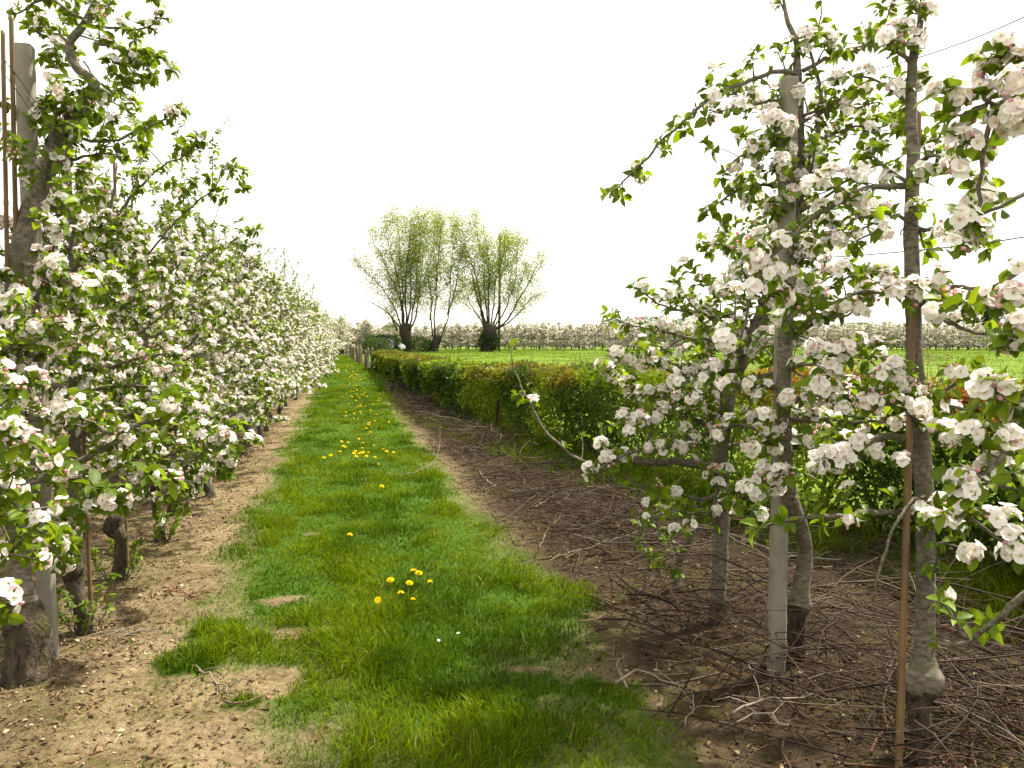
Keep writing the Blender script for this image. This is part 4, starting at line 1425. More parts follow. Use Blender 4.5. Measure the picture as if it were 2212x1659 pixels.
        finish_near(t, 'apple_tree', 'blossoming apple tree in the left row, ' + ('first', 'second', 'third')[k] + ' behind the concrete post', TREES_L, 0)
near_left()

MID = [shared_tree('apple_tree', 200 + k, 1, 1.0, 1.1, H=(2.75, 2.9, 2.65, 2.95)[k], n=22, len0=1.0, len1=0.26, pf=0.84, lkeep=0.92, lgrow=0.98, z0=0.58, size=0.9, low=0.48) for k in range(4)]
LOW = [shared_tree('apple_tree', 300 + k, 0, 0.5, 1.75, H=(2.75, 2.9, 2.65)[k], n=20, len0=1.0, len1=0.28, pf=0.95, lkeep=0.44, lgrow=1.5, z0=0.6) for k in range(3)]
FAR = [shared_tree('apple_tree', 400 + k, 0, 0.42, 2.9, H=(3.1, 3.25, 2.95)[k], n=20, len0=1.0, len1=0.4, pf=0.95, lkeep=0.17, lgrow=2.3, z0=0.3, low=0.22) for k in range(3)]
USED = set()
def plant(protos, i, loc, rz, sc, label, group):
    p = protos[i % len(protos)]
    if p.name in USED:
        o = copy_tree(p)
    else:
        o = p
        USED.add(p.name)
    o.location = loc
    o.rotation_euler = (0, 0, rz)
    wide = 1.4 if protos is FAR else 1.08
    o.scale = (sc * wide, sc * wide, sc)
    return tag(o, label, 'tree', group)

r5 = np.random.default_rng(55)
yy, k = 7.55, 0
while yy < 66:
    if k < 16:
        lab = 'blossoming apple tree in the left row, ' + ORD[k + 3] + ' behind the concrete post'
    else:
        lab = 'blossoming apple tree far along the left row, merged with its neighbours'
    plant(MID if yy < 21 else LOW, int(r5.integers(0, 100)), (XROW + r5.normal() * 0.05 + 0.06, yy, 0), r5.uniform(0, 6.28), r5.uniform(0.94, 1.06), lab, TREES_L)
    yy += 0.95 + r5.normal() * 0.06
    k += 1
# the next row to the left, glimpsed through the first
yy = 3.2
while yy < 40:
    plant(LOW, int(r5.integers(0, 100)), (XROW - 3.3, yy, 0), r5.uniform(0, 6.28), r5.uniform(0.9, 1.0), 'apple tree in the second row, glimpsed behind the left row', 'apple trees of the second left row')
    yy += 1.05

# ------------------------------------------------------------------ right row: four trees by the hedge
TREES_R = 'apple trees of the right row'
def near_right():
    # R0: trunk outside the picture on the right, big near blossom reaching in
    t = Tree(501)
    b = np.array([2.62, 2.05, 0])
    t.trunk = spindle_trunk(t.r, 3.2, (b[0], b[1]), 0.05, 0.036)
    t.graft = 0.4
    D = 2.15
    K = dict(pf=0.85, side=0.16, side_len=(0.05, 0.16), spur=0.085)
    t.limb([W(2450, 60, 2.3), W(2300, 150, 2.2), W(2212, 205, D), W(2154, 263, D), W(2138, 329, D), W(2109, 468, D)], 0.012, 0.005, t0=0.5, pf=0.55, side=0.2, side_len=(0.05, 0.12), spur=0.12)
    t.limb([W(2212, 208, D), W(2165, 205, D), W(2120, 232, D), W(2070, 250, D)], 0.008, 0.003, **K)
    t.limb([W(2180, 235, D), W(2128, 215, D), W(2125, 160, D), W(2135, 125, D)], 0.007, 0.003, **K)
    t.limb([W(2330, 320, 2.2), W(2212, 405, D), W(2134, 457, D), W(2095, 475, D)], 0.008, 0.003, pf=0.3, side=0, spur=0.2)
    t.limb([W(2420, 470, 2.3), W(2300, 560, 2.2), W(2205, 585, 2.15), W(2160, 628, 2.15)], 0.012, 0.004, pf=0.6, side=0.2)
    t.limb([W(2400, 560, 2.3), W(2290, 640, 2.2), W(2220, 690, 2.0), W(2170, 725, 2.0)], 0.010, 0.004, **K)
    t.limb([W(2400, 900, 2.4), W(2280, 870, 2.3), W(2212, 870, 2.25), W(2140, 855, 2.25)], 0.010, 0.004, **K)
    t.limb([W(2420, 700, 2.35), W(2300, 850, 2.3), W(2212, 920, 2.25), W(2160, 990, 2.25), W(2130, 1020, 2.25), W(2080, 1035, 2.25)], 0.012, 0.004, **K)
    t.limb([W(2400, 1150, 2.4), W(2280, 1200, 2.35), W(2212, 1190, 2.3), W(2150, 1160, 2.3), W(2090, 1110, 2.3)], 0.011, 0.004, **K)
    t.limb([W(2420, 1130, 2.4), W(2212, 1285, 2.45), W(2150, 1340, 2.5), W(2090, 1385, 2.55), W(2028, 1390, 2.6)], 0.013, 0.006, pf=0.05, spur=0.25, side=0.3, side_len=(0.05, 0.15))
    t.limb([W(2095, 1380, 2.55), W(2065, 1340, 2.5), W(2050, 1310, 2.5), W(2030, 1300, 2.5)], 0.006, 0.003, pf=0.0, spur=0.09, side=0)
    for x, y, d, n in ((2130, 105, D, 14), (2190, 150, D, 12), (2150, 165, D, 8), (2055, 205, D, 12), (2075, 235, D, 8), (2075, 325, D, 12), (2110, 340, D, 10), (2035, 385, D, 10), (2075, 490, D, 14),
                       (2105, 510, D, 12), (2045, 540, D, 8), (2195, 700, 2.0, 12), (2190, 755, 2.0, 8), (2165, 850, 2.25, 10), (2190, 900, 2.25, 10), (2150, 830, 2.25, 6), (2060, 950, 2.3, 12), (2090, 975, 2.3, 8),
                       (2070, 1030, 2.25, 10), (2095, 1080, 2.25, 14), (2130, 1120, 2.3, 10), (2165, 1140, 2.3, 10), (2180, 1195, 2.3, 10), (2030, 1150, 2.4, 8), (2190, 950, 2.2, 6)):
        t.cluster(W(x, y, d), n, 0.028, 1.0, dirv=(-0.2, -0.5, 0.8))
    t.pieces(1.12, 0.72, (0.25, 0.22, 0.22, 0.07, 0.02, 0.22), 0.2)
    finish_near(t, 'apple_tree', 'apple tree at the right edge with large near blossom, trunk out of view', TREES_R, 0)

    # R1: straight grey trunk with a bulging graft, bamboo cane beside it
    t = Tree(502)
    d = 3.05
    P = [np.append(GP(1992, 1640)[:2], -0.05), W(1990, 1580, d), W(1988, 1515, d), W(1994, 1485, d), W(1996, 1455, d), W(1996, 1412, d), W(2001, 1250, d), W(2001, 1100, d), W(1994, 950, d), W(1981, 800, d), W(1976, 650, d),
         W(1969, 500, d), W(1970, 350, d), W(1966, 200, d), W(1972, 110, d), W(1985, 55, d), W(1992, 0, d), W(2000, -80, d)]
    R = [0.044, 0.036, 0.040, 0.070, 0.070, 0.036, 0.034, 0.034, 0.032, 0.031, 0.029, 0.026, 0.022, 0.019, 0.016, 0.012, 0.009, 0.004]
    t.trunk = trunk_from(P, R, 6, 0.025, 0.0008)
    t.graft = 0.28
    K = dict(side=0.13, side_len=(0.06, 0.2), spur=0.09)
    t.limb([W(1990, 960, d), W(1960, 945, d - .02), W(1910, 940, d - .05), W(1860, 962, d - .1), W(1820, 985, d - .12), W(1770, 1010, d - .12)], 0.019, 0.006, pf=0.9, t0=0.45, **K)
    t.limb([W(1990, 1110, d), W(1950, 1105, d - .03), W(1880, 1108, d - .08), W(1780, 1116, d - .12), W(1700, 1122, d - .15), W(1640, 1140, d - .15)], 0.015, 0.004, pf=0.35, t0=0.2, side=0.16, side_len=(0.05, 0.22), spur=0.12)
    t.limb([W(1992, 1072, d - .03), W(1965, 1085, d - .08), W(1935, 1130, d - .12), W(1910, 1210, d - .14), W(1885, 1300, d - .15)], 0.008, 0.004, bare=True, side=0.16, side_len=(0.03, 0.08))
    t.limb([W(1965, 398, d), W(1920, 402, d - .05), W(1870, 412, d - .1), W(1780, 455, d - .15), W(1690, 530, d - .2), W(1640, 590, d - .2), W(1612, 650, d - .2), W(1600, 730, d - .2)], 0.013, 0.004, pf=0.6, t0=0.2, **K)
    t.limb([W(1990, 660, d), W(2010, 635, d - .05), W(2060, 617, d - .15), W(2110, 628, d - .25), W(2160, 632, d - .3)], 0.012, 0.006, pf=0.1, spur=0.3, side=0.4, side_len=(0.03, 0.1))
    t.limb([W(1985, 655, d), W(2030, 690, d - .1), W(2070, 712, d - .2), W(2130, 722, d - .28), W(2160, 720, d - .3)], 0.010, 0.005, pf=0.25, spur=0.14, side=0.25, side_len=(0.03, 0.14))
    t.limb([W(1978, 620, d), W(1930, 630, d - .05), W(1860, 620, d - .1), W(1780, 650, d - .15), W(1700, 690, d - .15)], 0.008, 0.003, pf=0.5, **K)
    t.limb([W(1975, 480, d), W(1930, 470, d - .06), W(1890, 500, d - .1), W(1850, 520, d - .1)], 0.008, 0.003, pf=0.5, **K)
    t.limb([W(1990, 860, d), W(2030, 850, d - .1), W(2080, 820, d - .2), W(2110, 800, d - .25)], 0.008, 0.003, pf=0.4, **K)
    t.limb([W(1998, 900, d), W(2040, 870, d - .1), W(2090, 880, d - .15), W(2150, 860, d - .2), W(2200, 850, d - .2)], 0.008, 0.003, pf=0.4, **K)
    t.limb([W(2005, 1110, d), W(2050, 1080, d - .1), W(2100, 1050, d - .2), W(2170, 1050, d - .25), W(2220, 1060, d - .25)], 0.010, 0.004, pf=0.45, **K)
    t.limb([W(1985, 800, d), W(1945, 810, d - .1), W(1915, 800, d - .14), W(1880, 780, d - .16)], 0.008, 0.003, pf=0.7, **K)
    t.limb([W(1993, 930, d), W(1960, 890, d - .1), W(1920, 880, d - .14), W(1880, 870, d - .16)], 0.007, 0.003, pf=0.7, **K)
    t.limb([W(1968, 230, d), W(1930, 200, d), W(1890, 170, d), W(1840, 165, d)], 0.007, 0.003, pf=0.4, **K)
    t.limb([W(1972, 110, d), W(1950, 80, d), W(1935, 70, d)], 0.006, 0.003, pf=0.9, **K)
    t.limb([W(2005, 1260, d), W(2025, 1220, d - .1), W(2035, 1170, d - .15), W(2090, 1190, d - .2)], 0.006, 0.003, pf=0.5, **K)
    for x, y, dd, n in ((1790, 985, 2.95, 18), (1760, 1000, 2.95, 14), (1825, 985, 2.95, 12), (1905, 985, 2.95, 10), (1930, 1000, 2.95, 8), (1830, 1068, 2.92, 8), (1950, 640, 2.9, 18), (1925, 620, 2.9, 12), (1965, 670, 2.9, 8),
                        (2040, 655, 2.75, 18), (2065, 670, 2.75, 10), (1790, 390, 2.85, 16), (1760, 410, 2.85, 10), (1985, 22, 3.0, 14), (2000, 35, 3.0, 10), (1955, 60, 3.0, 10), (1962, 95, 2.98, 6), (1945, 815, 2.9, 12), (1905, 750, 2.9, 8),
                        (1760, 760, 2.88, 16), (1800, 780, 2.88, 16), (1825, 760, 2.88, 12), (1740, 830, 2.88, 8), (1790, 830, 2.88, 10), (1810, 800, 2.88, 8), (1880, 880, 2.9, 8), (1640, 560, 2.85, 14), (1670, 590, 2.85, 12), (1610, 545, 2.85, 10), (1575, 605, 2.85, 10), (1600, 630, 2.85, 8)):
        t.cluster(W(x, y, dd), n, 0.03, 1.0, dirv=(-0.3, -0.45, 0.8))
    t.auto(5, 1.9, 2.7, 0.35, 0.25, pf=0.5, side=0.16)
    t.pieces(1.12, 0.72, (0.25, 0.22, 0.22, 0.07, 0.02, 0.22), 0.2)
    finish_near(t, 'apple_tree', 'straight grey apple trunk with bulging graft, tied to a bamboo cane at right', TREES_R, 0, 18)
    stake(W(1984, 240, 3.11), np.append(GP(1940, 1690)[:2], -0.05), 0.0135, 'long brown bamboo cane leaning beside the straight trunk at right', None)

    # R2: twisting trunk bound to the round-edged pale post
    t = Tree(503)
    d = 3.95
    P = [np.append(GP(1722, 1420)[:2], -0.05), W(1722, 1370, d), W(1720, 1330, d), W(1723, 1305, d), W(1727, 1270, d), W(1735, 1190, d), W(1722, 1130, d - .08), W(1700, 1070, d - .16), W(1690, 1000, d - .18), W(1686, 900, d - .18), W(1688, 800, d - .17),
         W(1692, 700, d - .15), W(1702, 600, d - .1), W(1714, 500, d), W(1724, 400, d + .02), W(1726, 300, d + .02), W(1728, 220, d), W(1724, 140, d), W(1722, 95, d), W(1700, 40, d), W(1690, -20, d)]
    R = [0.045, 0.038, 0.042, 0.052, 0.042, 0.034, 0.034, 0.035, 0.034, 0.033, 0.032, 0.031, 0.03, 0.029, 0.028, 0.026, 0.022, 0.019, 0.014, 0.011, 0.006]
    t.trunk = trunk_from(P, R, 8, 0.028, 0.001)
    t.graft = 0.30
    K = dict(side=0.12, side_len=(0.06, 0.24), spur=0.085)
    t.limb([W(1722, 160, d), W(1690, 158, d - .05), W(1640, 168, d - .1), W(1560, 205, d - .15), W(1480, 272, d - .2), W(1400, 345, d - .22), W(1350, 390, d - .22), W(1316, 420, d - .22)], 0.013, 0.003, pf=0.38, t0=0.1, side=0.14, side_len=(0.05, 0.13), spur=0.075)
    t.limb([W(1718, 215, d), W(1670, 212, d - .05), W(1620, 222, d - .08), W(1570, 235, d - .1), W(1530, 245, d - .1)], 0.010, 0.003, pf=0.7, **K)
    t.limb([W(1715, 290, d), W(1660, 300, d - .06), W(1610, 330, d - .1), W(1560, 380, d - .12)], 0.010, 0.003, pf=0.5, **K)
    t.limb([W(1712, 400, d), W(1650, 395, d - .06), W(1600, 410, d - .1), W(1545, 445, d - .12), W(1520, 460, d - .12)], 0.010, 0.003, pf=0.35, **K)
    t.limb([W(1745, 380, d), W(1762, 300, d - .02), W(1768, 230, d - .02), W(1752, 130, d - .02), W(1740, 80, d - .02)], 0.015, 0.005, pf=0.5, **K)
    t.limb([W(1728, 150, d), W(1790, 120, d - .02), W(1850, 100, d - .03), W(1900, 60, d - .03), W(1930, -10, d - .03)], 0.011, 0.003, pf=0.5, **K)
    t.limb([W(1722, 100, d), W(1760, 60, d), W(1770, 10, d), W(1775, -40, d)], 0.006, 0.002, pf=0.15, side=0.2, side_len=(0.04, 0.1), spur=0.12)
    t.limb([W(1700, 40, d), W(1685, 10, d), W(1675, -30, d)], 0.006, 0.002, pf=0.3, side=0, spur=0.1)
    t.limb([W(1730, 250, d), W(1790, 230, d), W(1850, 235, d), W(1900, 220, d)], 0.009, 0.003, pf=0.45, **K)
    t.limb([W(1730, 330, d), W(1800, 290, d), W(1850, 270, d), W(1900, 275, d), W(1940, 250, d)], 0.009, 0.003, pf=0.45, **K)
    t.limb([W(1725, 460, d), W(1790, 420, d), W(1850, 380, d), W(1920, 350, d), W(1960, 330, d)], 0.009, 0.003, pf=0.5, **K)
    t.limb([W(1715, 560, d), W(1790, 520, d), W(1850, 470, d), W(1910, 450, d)], 0.010, 0.003, pf=0.6, **K)
    t.limb([W(1705, 640, d - .1), W(1780, 620, d - .15), W(1840, 590, d - .2), W(1900, 590, d - .2)], 0.010, 0.003, pf=0.6, **K)
    t.limb([W(1700, 720, d - .12), W(1770, 690, d - .3), W(1830, 680, d - .4), W(1870, 640, d - .4)], 0.010, 0.003, pf=0.7, **K)
    t.limb([W(1695, 800, d - .15), W(1750, 780, d - .35), W(1810, 770, d - .5), W(1850, 740, d - .5)], 0.010, 0.003, pf=0.8, **K)
    t.limb([W(1690, 880, d - .17), W(1740, 850, d - .35), W(1790, 850, d - .5), W(1830, 830, d - .5)], 0.010, 0.003, pf=0.7, **K)
    t.limb([W(1688, 980, d - .17), W(1650, 930, d - .35), W(1600, 915, d - .45), W(1560, 930, d - .5)], 0.009, 0.003, pf=0.7, **K)
    t.limb([W(1700, 1070, d - .16), W(1660, 1040, d - .35), W(1620, 1050, d - .45), W(1590, 1080, d - .5)], 0.008, 0.003, pf=0.7, **K)
    for x, y, dd, n in ((1655, 900, 3.5, 8), (1640, 940, 3.5, 8), (1605, 1095, 3.5, 8), (1690, 1035, 3.45, 10), (1675, 1010, 3.45, 8), (1545, 470, 3.8, 4), (1620, 240, 3.8, 10), (1590, 250, 3.8, 8), (1660, 235, 3.8, 6), (1780, 100, 3.9, 12), (1760, 95, 3.9, 8), (1545, 135, 3.85, 5), (1640, 120, 3.85, 6)):
        t.cluster(W(x, y, dd), n, 0.03, 1.0, dirv=(-0.3, -0.45, 0.8))
    for yy_ in (300, 380, 470, 560, 640):
        t.limb([W(1708, yy_, d - .02), W(1690 + 20 * math.sin(yy_), yy_ - 8, d - .15), W(1700 + 40 * math.sin(yy_ * 2), yy_ - 30, d - .28)], 0.007, 0.003, pf=0.6, side=0.08, side_len=(0.06, 0.16), spur=0.07)
    t.auto(11, 1.2, 2.7, 0.6, 0.3, pf=0.6, side=0.13)
    t.pieces(1.12, 0.72, (0.25, 0.22, 0.22, 0.07, 0.02, 0.22), 0.2)
    finish_near(t, 'apple_tree', 'apple tree twisting against the pale post, one long limb arching left', TREES_R, 0, 16)

    # R3: trunk left of the post, leaning right; long whip reaching out over the hedge
    t = Tree(504)
    d = 4.5
    P = [np.append(GP(1549, 1345)[:2], -0.05), W(1551, 1300, d), W(1556, 1200, d), W(1559, 1080, d), W(1557, 980, d), W(1566, 880, d), W(1590, 800, d), W(1632, 710, d), W(1664, 620, d), W(1680, 540, d), W(1686, 440, d), W(1690, 360, d)]
    R = [0.052, 0.046, 0.044, 0.043, 0.043, 0.044, 0.043, 0.040, 0.034, 0.026, 0.016, 0.006]
    t.trunk = trunk_from(P, R, 9, 0.03, 0.001)
    t.graft = 0.12
    K = dict(side=0.11, side_len=(0.08, 0.28), spur=0.08)
    t.limb([W(1556, 1020, d), W(1517, 1008, d - .15), W(1441, 996, d - .3), W(1372, 992, d - .4)], 0.026, 0.020, bare=True, side=0.2, side_len=(0.05, 0.15))
    t.limb([W(1470, 805, d - .3), W(1440, 843, d - .35), W(1418, 885, d - .4), W(1408, 930, d - .4), W(1397, 964, d - .42), W(1353, 979, d - .45), W(1316, 1007, d - .45), W(1280, 1011, d - .45)], 0.013, 0.008, pf=0.8, t0=0.1, side=0.10, side_len=(0.05, 0.16), spur=0.08)
    t.limb([W(1280, 1011, d - .45), W(1224, 967, d - .4), W(1172, 911, d - .35), W(1124, 823, d - .3), W(1107, 775, d - .3), W(1103, 756, d - .3)], 0.008, 0.0025, pf=0.25, t0=0.1, side=0.35, side_len=(0.05, 0.13), spur=0.34)
    t.limb([W(1585, 810, d), W(1530, 800, d - .15), W(1470, 805, d - .3), W(1420, 790, d - .35), W(1370, 770, d - .4), W(1320, 765, d - .4)], 0.014, 0.004, pf=0.8, **K)
    t.limb([W(1620, 730, d), W(1560, 700, d - .15), W(1500, 684, d - .25), W(1449, 672, d - .3), W(1413, 655, d - .32), W(1372, 615, d - .32)], 0.010, 0.003, pf=0.3, t0=0.35, side=0.15, side_len=(0.05, 0.2), spur=0.09)
    t.limb([W(1540, 690, d - .2), W(1500, 660, d - .25), W(1470, 625, d - .28), W(1455, 590, d - .3)], 0.006, 0.002, pf=0.2, t0=0.5, side=0, spur=0.08)
    t.limb([W(1600, 770, d), W(1540, 745, d - .2), W(1480, 730, d - .3), W(1430, 715, d - .35), W(1380, 703, d - .4), W(1330, 690, d - .4)], 0.010, 0.003, pf=0.45, **K)
    t.limb([W(1575, 850, d), W(1520, 850, d - .2), W(1460, 870, d - .35), W(1400, 900, d - .4), W(1350, 905, d - .42)], 0.012, 0.004, pf=0.8, **K)
    t.limb([W(1560, 930, d), W(1510, 940, d - .2), W(1460, 960, d - .35), W(1410, 975, d - .4)], 0.011, 0.004, pf=0.8, **K)
    t.limb([W(1556, 1060, d), W(1500, 1070, d - .2), W(1440, 1055, d - .3), W(1390, 1050, d - .35), W(1344, 1024, d - .4)], 0.010, 0.004, pf=0.2, **K)
    t.limb([W(1558, 1100, d), W(1600, 1090, d - .2), W(1640, 1110, d - .3)], 0.008, 0.003, pf=0.4, **K)
    t.limb([W(1556, 1090, d), W(1510, 1110, d - .2), W(1460, 1100, d - .3), W(1400, 1120, d - .35)], 0.008, 0.003, pf=0.3, **K)
    t.limb([W(1650, 660, d), W(1620, 600, d - .2), W(1590, 570, d - .3), W(1570, 590, d - .3)], 0.009, 0.003, pf=0.7, **K)
    t.limb([W(1670, 600, d), W(1720, 560, d), W(1780, 540, d), W(1830, 500, d)], 0.009, 0.003, pf=0.5, **K)
    for x, y, dd, n in ((1318, 768, 4.05, 10), (1345, 760, 4.05, 6), (1345, 905, 4.05, 12), (1360, 925, 4.05, 8), (1300, 965, 4.05, 9), (1295, 990, 4.05, 6), (1440, 975, 4.1, 10), (1470, 968, 4.1, 8), (1495, 975, 4.1, 8), (1500, 760, 4.1, 8), (1540, 800, 4.1, 8), (1450, 840, 4.1, 6), (1580, 770, 4.2, 8), (1645, 790, 4.2, 8), (1585, 820, 4.2, 6), (1400, 775, 4.1, 8), (1440, 790, 4.1, 6), (1530, 870, 4.15, 8), (1570, 700, 4.2, 8), (1500, 700, 4.15, 6), (1430, 700, 4.15, 4), (1560, 960, 4.2, 8), (1535, 1015, 4.1, 8)):
        t.cluster(W(x, y, dd), n, 0.03, 1.0, dirv=(-0.3, -0.45, 0.8))
    t.auto(18, 0.95, 2.3, 0.75, 0.35, pf=0.6, side=0.13)
    t.pieces(1.12, 0.72, (0.25, 0.22, 0.22, 0.07, 0.02, 0.22), 0.2)
    finish_near(t, 'apple_tree', 'spreading apple tree left of the pale post with a bare whip reaching over the hedge', TREES_R, 0, 16)

    # R4: stunted sapling in the brushwood
    t = Tree(505)
    d = 5.15
    P = [np.append(GP(1461, 1268)[:2], -0.05), W(1464, 1240, d), W(1472, 1200, d), W(1490, 1165, d), W(1505, 1120, d), W(1500, 1080, d)]
    t.trunk = trunk_from(P, [0.030, 0.027, 0.024, 0.02, 0.012, 0.006], 10, 0.03, 0.001)
    t.graft = 0.0
    for q in ([W(1472, 1210, d), W(1450, 1170, d - .1), W(1440, 1120, d - .1)], [W(1466, 1235, d), W(1420, 1215, d - .15), W(1385, 1160, d - .2), W(1380, 1130, d - .2)], [W(1490, 1165, d), W(1470, 1110, d - .1), W(1430, 1090, d - .1)]):
        t.limb(q, 0.007, 0.002, pf=0.05, side=0.2, side_len=(0.04, 0.12), spur=0.10)
    t.pieces()
    finish_near(t, 'apple_sapling', 'stunted leaning apple sapling among the prunings, few leaves', None, 0, 9)
near_right()
box_post(np.append(GP(1676, 1452)[:2], -0.1), W(1706, 168, 3.86), 0.072, 0.07, 'tall pale concrete post with the twisting apple tree at right')

# ------------------------------------------------------------------ training wires and ties
def wire(pts, label, r0=0.0025, m='wire', name='training_wire', cat='wire', group='training wires'):
    P, R = catmull(np.array(pts), np.full(len(pts), r0), 0.08)
    o0 = P[0].copy()
    g = Geo()
    V, F3, F4 = tube(P, R, 4)
    g.add(V - o0, F3, F4)
    o = part(name, g.mesh(name, [M[m]], smooth=True), None)
    o.location = o0
    return tag(o, label, cat, group)
wire([W(1712, 190, 3.80), W(1850, 160, 3.5), W(1965, 130, 3.12), W(2080, 92, 2.85), W(2212, 37, 2.6), W(2420, -70, 2.3)], 'thin dark wire running up to the top right corner')
wire([W(1712, 560, 3.80), W(1850, 552, 3.5), W(1990, 540, 3.10), W(2110, 527, 2.8), W(2212, 512, 2.6), W(2400, 480, 2.3)], 'thin wire crossing right of the straight trunk at mid height')
wire([W(1712, 300, 3.80), W(1850, 290, 3.5), W(1990, 270, 3.10)], 'thin wire between the pale post and the straight trunk, near the top')
wire([W(60, 210, 3.92), W(75, 230, 3.95), W(125, 290, 4.0), W(170, 330, 5.0), W(300, 500, 9.0)], 'thin wire from the left post running back into the blossom')
wire([W(8, 128, 3.6), W(45, 175, 3.75), W(85, 235, 3.85), W(122, 285, 3.9)], 'green twine slanting from the cane to the first left tree, upper strand', 0.0022, 'twine', 'twine', 'twine', 'green ties')
wire([W(14, 165, 3.66), W(50, 215, 3.78), W(90, 275, 3.86), W(104, 305, 3.88)], 'green twine slanting from the cane to the first left tree, lower strand', 0.0022, 'twine', 'twine', 'twine', 'green ties')
def tie(c, axis_d, rad, label):
    a = np.linspace(0, 2 * math.pi, 15)
    pts = [np.array(c) + rad[0] * math.cos(q) * RGT + rad[1] * math.sin(q) * FWD + np.array([0, 0, 0.012 * math.sin(q * 2)]) for q in a]
    wire(pts, label, 0.0024, 'twine', 'tree_tie', 'tie', 'green ties')
tie(W(1988, 1117, 3.07), 0, (0.070, 0.055), 'green tie round the straight trunk and cane, low down')
tie(W(1976, 497, 3.07), 0, (0.050, 0.05), 'dark green tie round the straight trunk and cane, high up')
tie(W(1697, 735, 3.82), 0, (0.085, 0.10), 'green tie binding the twisting tree to the pale post')

# ------------------------------------------------------------------ dandelions and daisies
def flower_head(n_ray, rad, layers, c_in, c_out, dome):
    g = Geo()
    r = np.random.default_rng(n_ray)
    for l in range(layers):
        k = n_ray - 6 * l
        R = rad * (1 - 0.22 * l)
        for i in range(k):
            a = 2 * math.pi * (i + 0.5 * l) / k + r.uniform(-0.06, 0.06)
            R_ = R * r.uniform(0.9, 1.06)
            e = 0.10 + 0.28 * l + r.uniform(-0.06, 0.1)
            w = R * 0.16
            d = np.array([math.cos(a), math.sin(a)])
            s = np.array([-d[1], d[0]])
            p = lambda t, o: [d[0] * R_ * t * math.cos(e) + s[0] * o, d[1] * R_ * t * math.cos(e) + s[1] * o, R_ * t * math.sin(e) + dome * rad * l * 0.3]
            g.add([p(0.08, 0), p(0.6, -w), p(0.6, w), p(1, -w * 0.7), p(1, w * 0.7)], [[0, 1, 2], [1, 3, 2], [3, 4, 2]], None, np.array([c_in, c_out, c_out, c_out, c_out]))
    m = 7
    g.add([[0, 0, rad * 0.42]] + [[rad * 0.3 * math.cos(q * 6.283 / m), rad * 0.3 * math.sin(q * 6.283 / m), rad * 0.30] for q in range(m)], [[0, 1 + q, 1 + (q + 1) % m] for q in range(m)], None, c_in)
    g.add([[0, 0, -rad * 0.35]] + [[rad * 0.42 * math.cos(q * 6.283 / m), rad * 0.42 * math.sin(q * 6.283 / m), rad * 0.06] for q in range(m)], [[0, 1 + (q + 1) % m, 1 + q] for q in range(m)], None, (0.07, 0.12, 0.02))
    return g
DAN = flower_head(30, 0.025, 3, (0.78, 0.55, 0.004), (0.86, 0.70, 0.006), 0.5).mesh('head', [M['petal']])
DAI = flower_head(20, 0.011, 1, (0.7, 0.5, 0.02), (0.82, 0.82, 0.80), 0.2).mesh('head', [M['petal']])
def stem_mesh(h, r0, bend):
    g = Geo()
    V, F3, F4 = tube(np.array([[-bend, 0, 0], [-bend * 0.5, 0, h * 0.4], [0, 0, h]]), [r0, r0, r0 * 0.9], 5)
    g.add(V, F3, F4, (0.13, 0.2, 0.04))
    return g.mesh('stem', [M['grass']])
STEMS = [stem_mesh(0.11, 0.0022, 0.02), stem_mesh(0.14, 0.0022, 0.03), stem_mesh(0.085, 0.002, 0.01)]
HS = [0.11, 0.14, 0.085]
DSTEM = stem_mesh(0.06, 0.001, 0.006)
rd = np.random.default_rng(66)
def dandelion(p, label, group, daisy=False, tilt=None):
    o = empty('daisy' if daisy else 'dandelion', (p[0], p[1], float(ground_z(p[0], p[1]))), rd.uniform(0, 6.28))
    k = int(rd.integers(0, 3))
    part('stem', DSTEM if daisy else STEMS[k], o)
    h = part('head', DAI if daisy else DAN, o)
    h.location = (0, 0, 0.06 if daisy else HS[k])
    t = rd.normal(size=2) * 0.22 if tilt is None else tilt
    h.rotation_euler = (t[0], t[1], 0)
    h.scale = [rd.uniform(0.8, 1.1)] * 3
    tag(o, label, 'flower', group)
    return o
named = {(817, 1310): 'full round yellow dandelion facing the camera, nearest of the strip', (892, 1300): 'yellow dandelion just right of the round nearest one, low in the near cluster', (866, 1284): 'yellow dandelion left in the middle pair of the near cluster',
         (885, 1283): 'yellow dandelion right in the middle pair of the near cluster', (929, 1262): 'yellow dandelion at the right end of the near cluster', (905, 1251): 'yellow dandelion at the top of the near cluster',
         (893, 1256): 'partly closed dandelion at the top of the near cluster', (844, 1255): 'small yellow dandelion at upper left of the near cluster', (756, 1160): 'lone yellow dandelion on a tall stem in mid strip'}
for (x, y), lab in named.items():
    p = GP(x, y + 26)
    dandelion(p, lab, 'near dandelions', tilt=(1.0, 0.2) if x == 817 else None)
midl = [(738, 958), (742, 968), (735, 985), (768, 980), (775, 985), (780, 990), (785, 995), (770, 995), (792, 998), (765, 998), (752, 965), (835, 985), (850, 988), (808, 966), (785, 965), (792, 935), (800, 940), (775, 955), (818, 1010), (825, 1065), (828, 985), (745, 975), (715, 995), (700, 998), (810, 1000), (796, 988), (783, 982)]
for x, y in midl:
    dandelion(GP(x, y + 9), 'yellow dandelion in the scattered patch midway along the grass strip', 'dandelions midway along the strip')
for i in range(105):
    t = rd.random()
    Y = 13.5 + 30 * t ** 1.1
    X = 0.42 - 0.010 * (Y - 13) + rd.normal() * (0.16 if rd.random() < 0.8 else 0.4)
    dandelion((X, Y), 'yellow dandelion in the long drift down the far grass strip', 'dandelions of the far drift')
for x, y in ((948, 1398), (990, 1382)):
    dandelion(GP(x, y + 8), 'small white daisy in the near grass, ' + ('left' if x < 960 else 'right') + ' one of two', 'daisies', True)
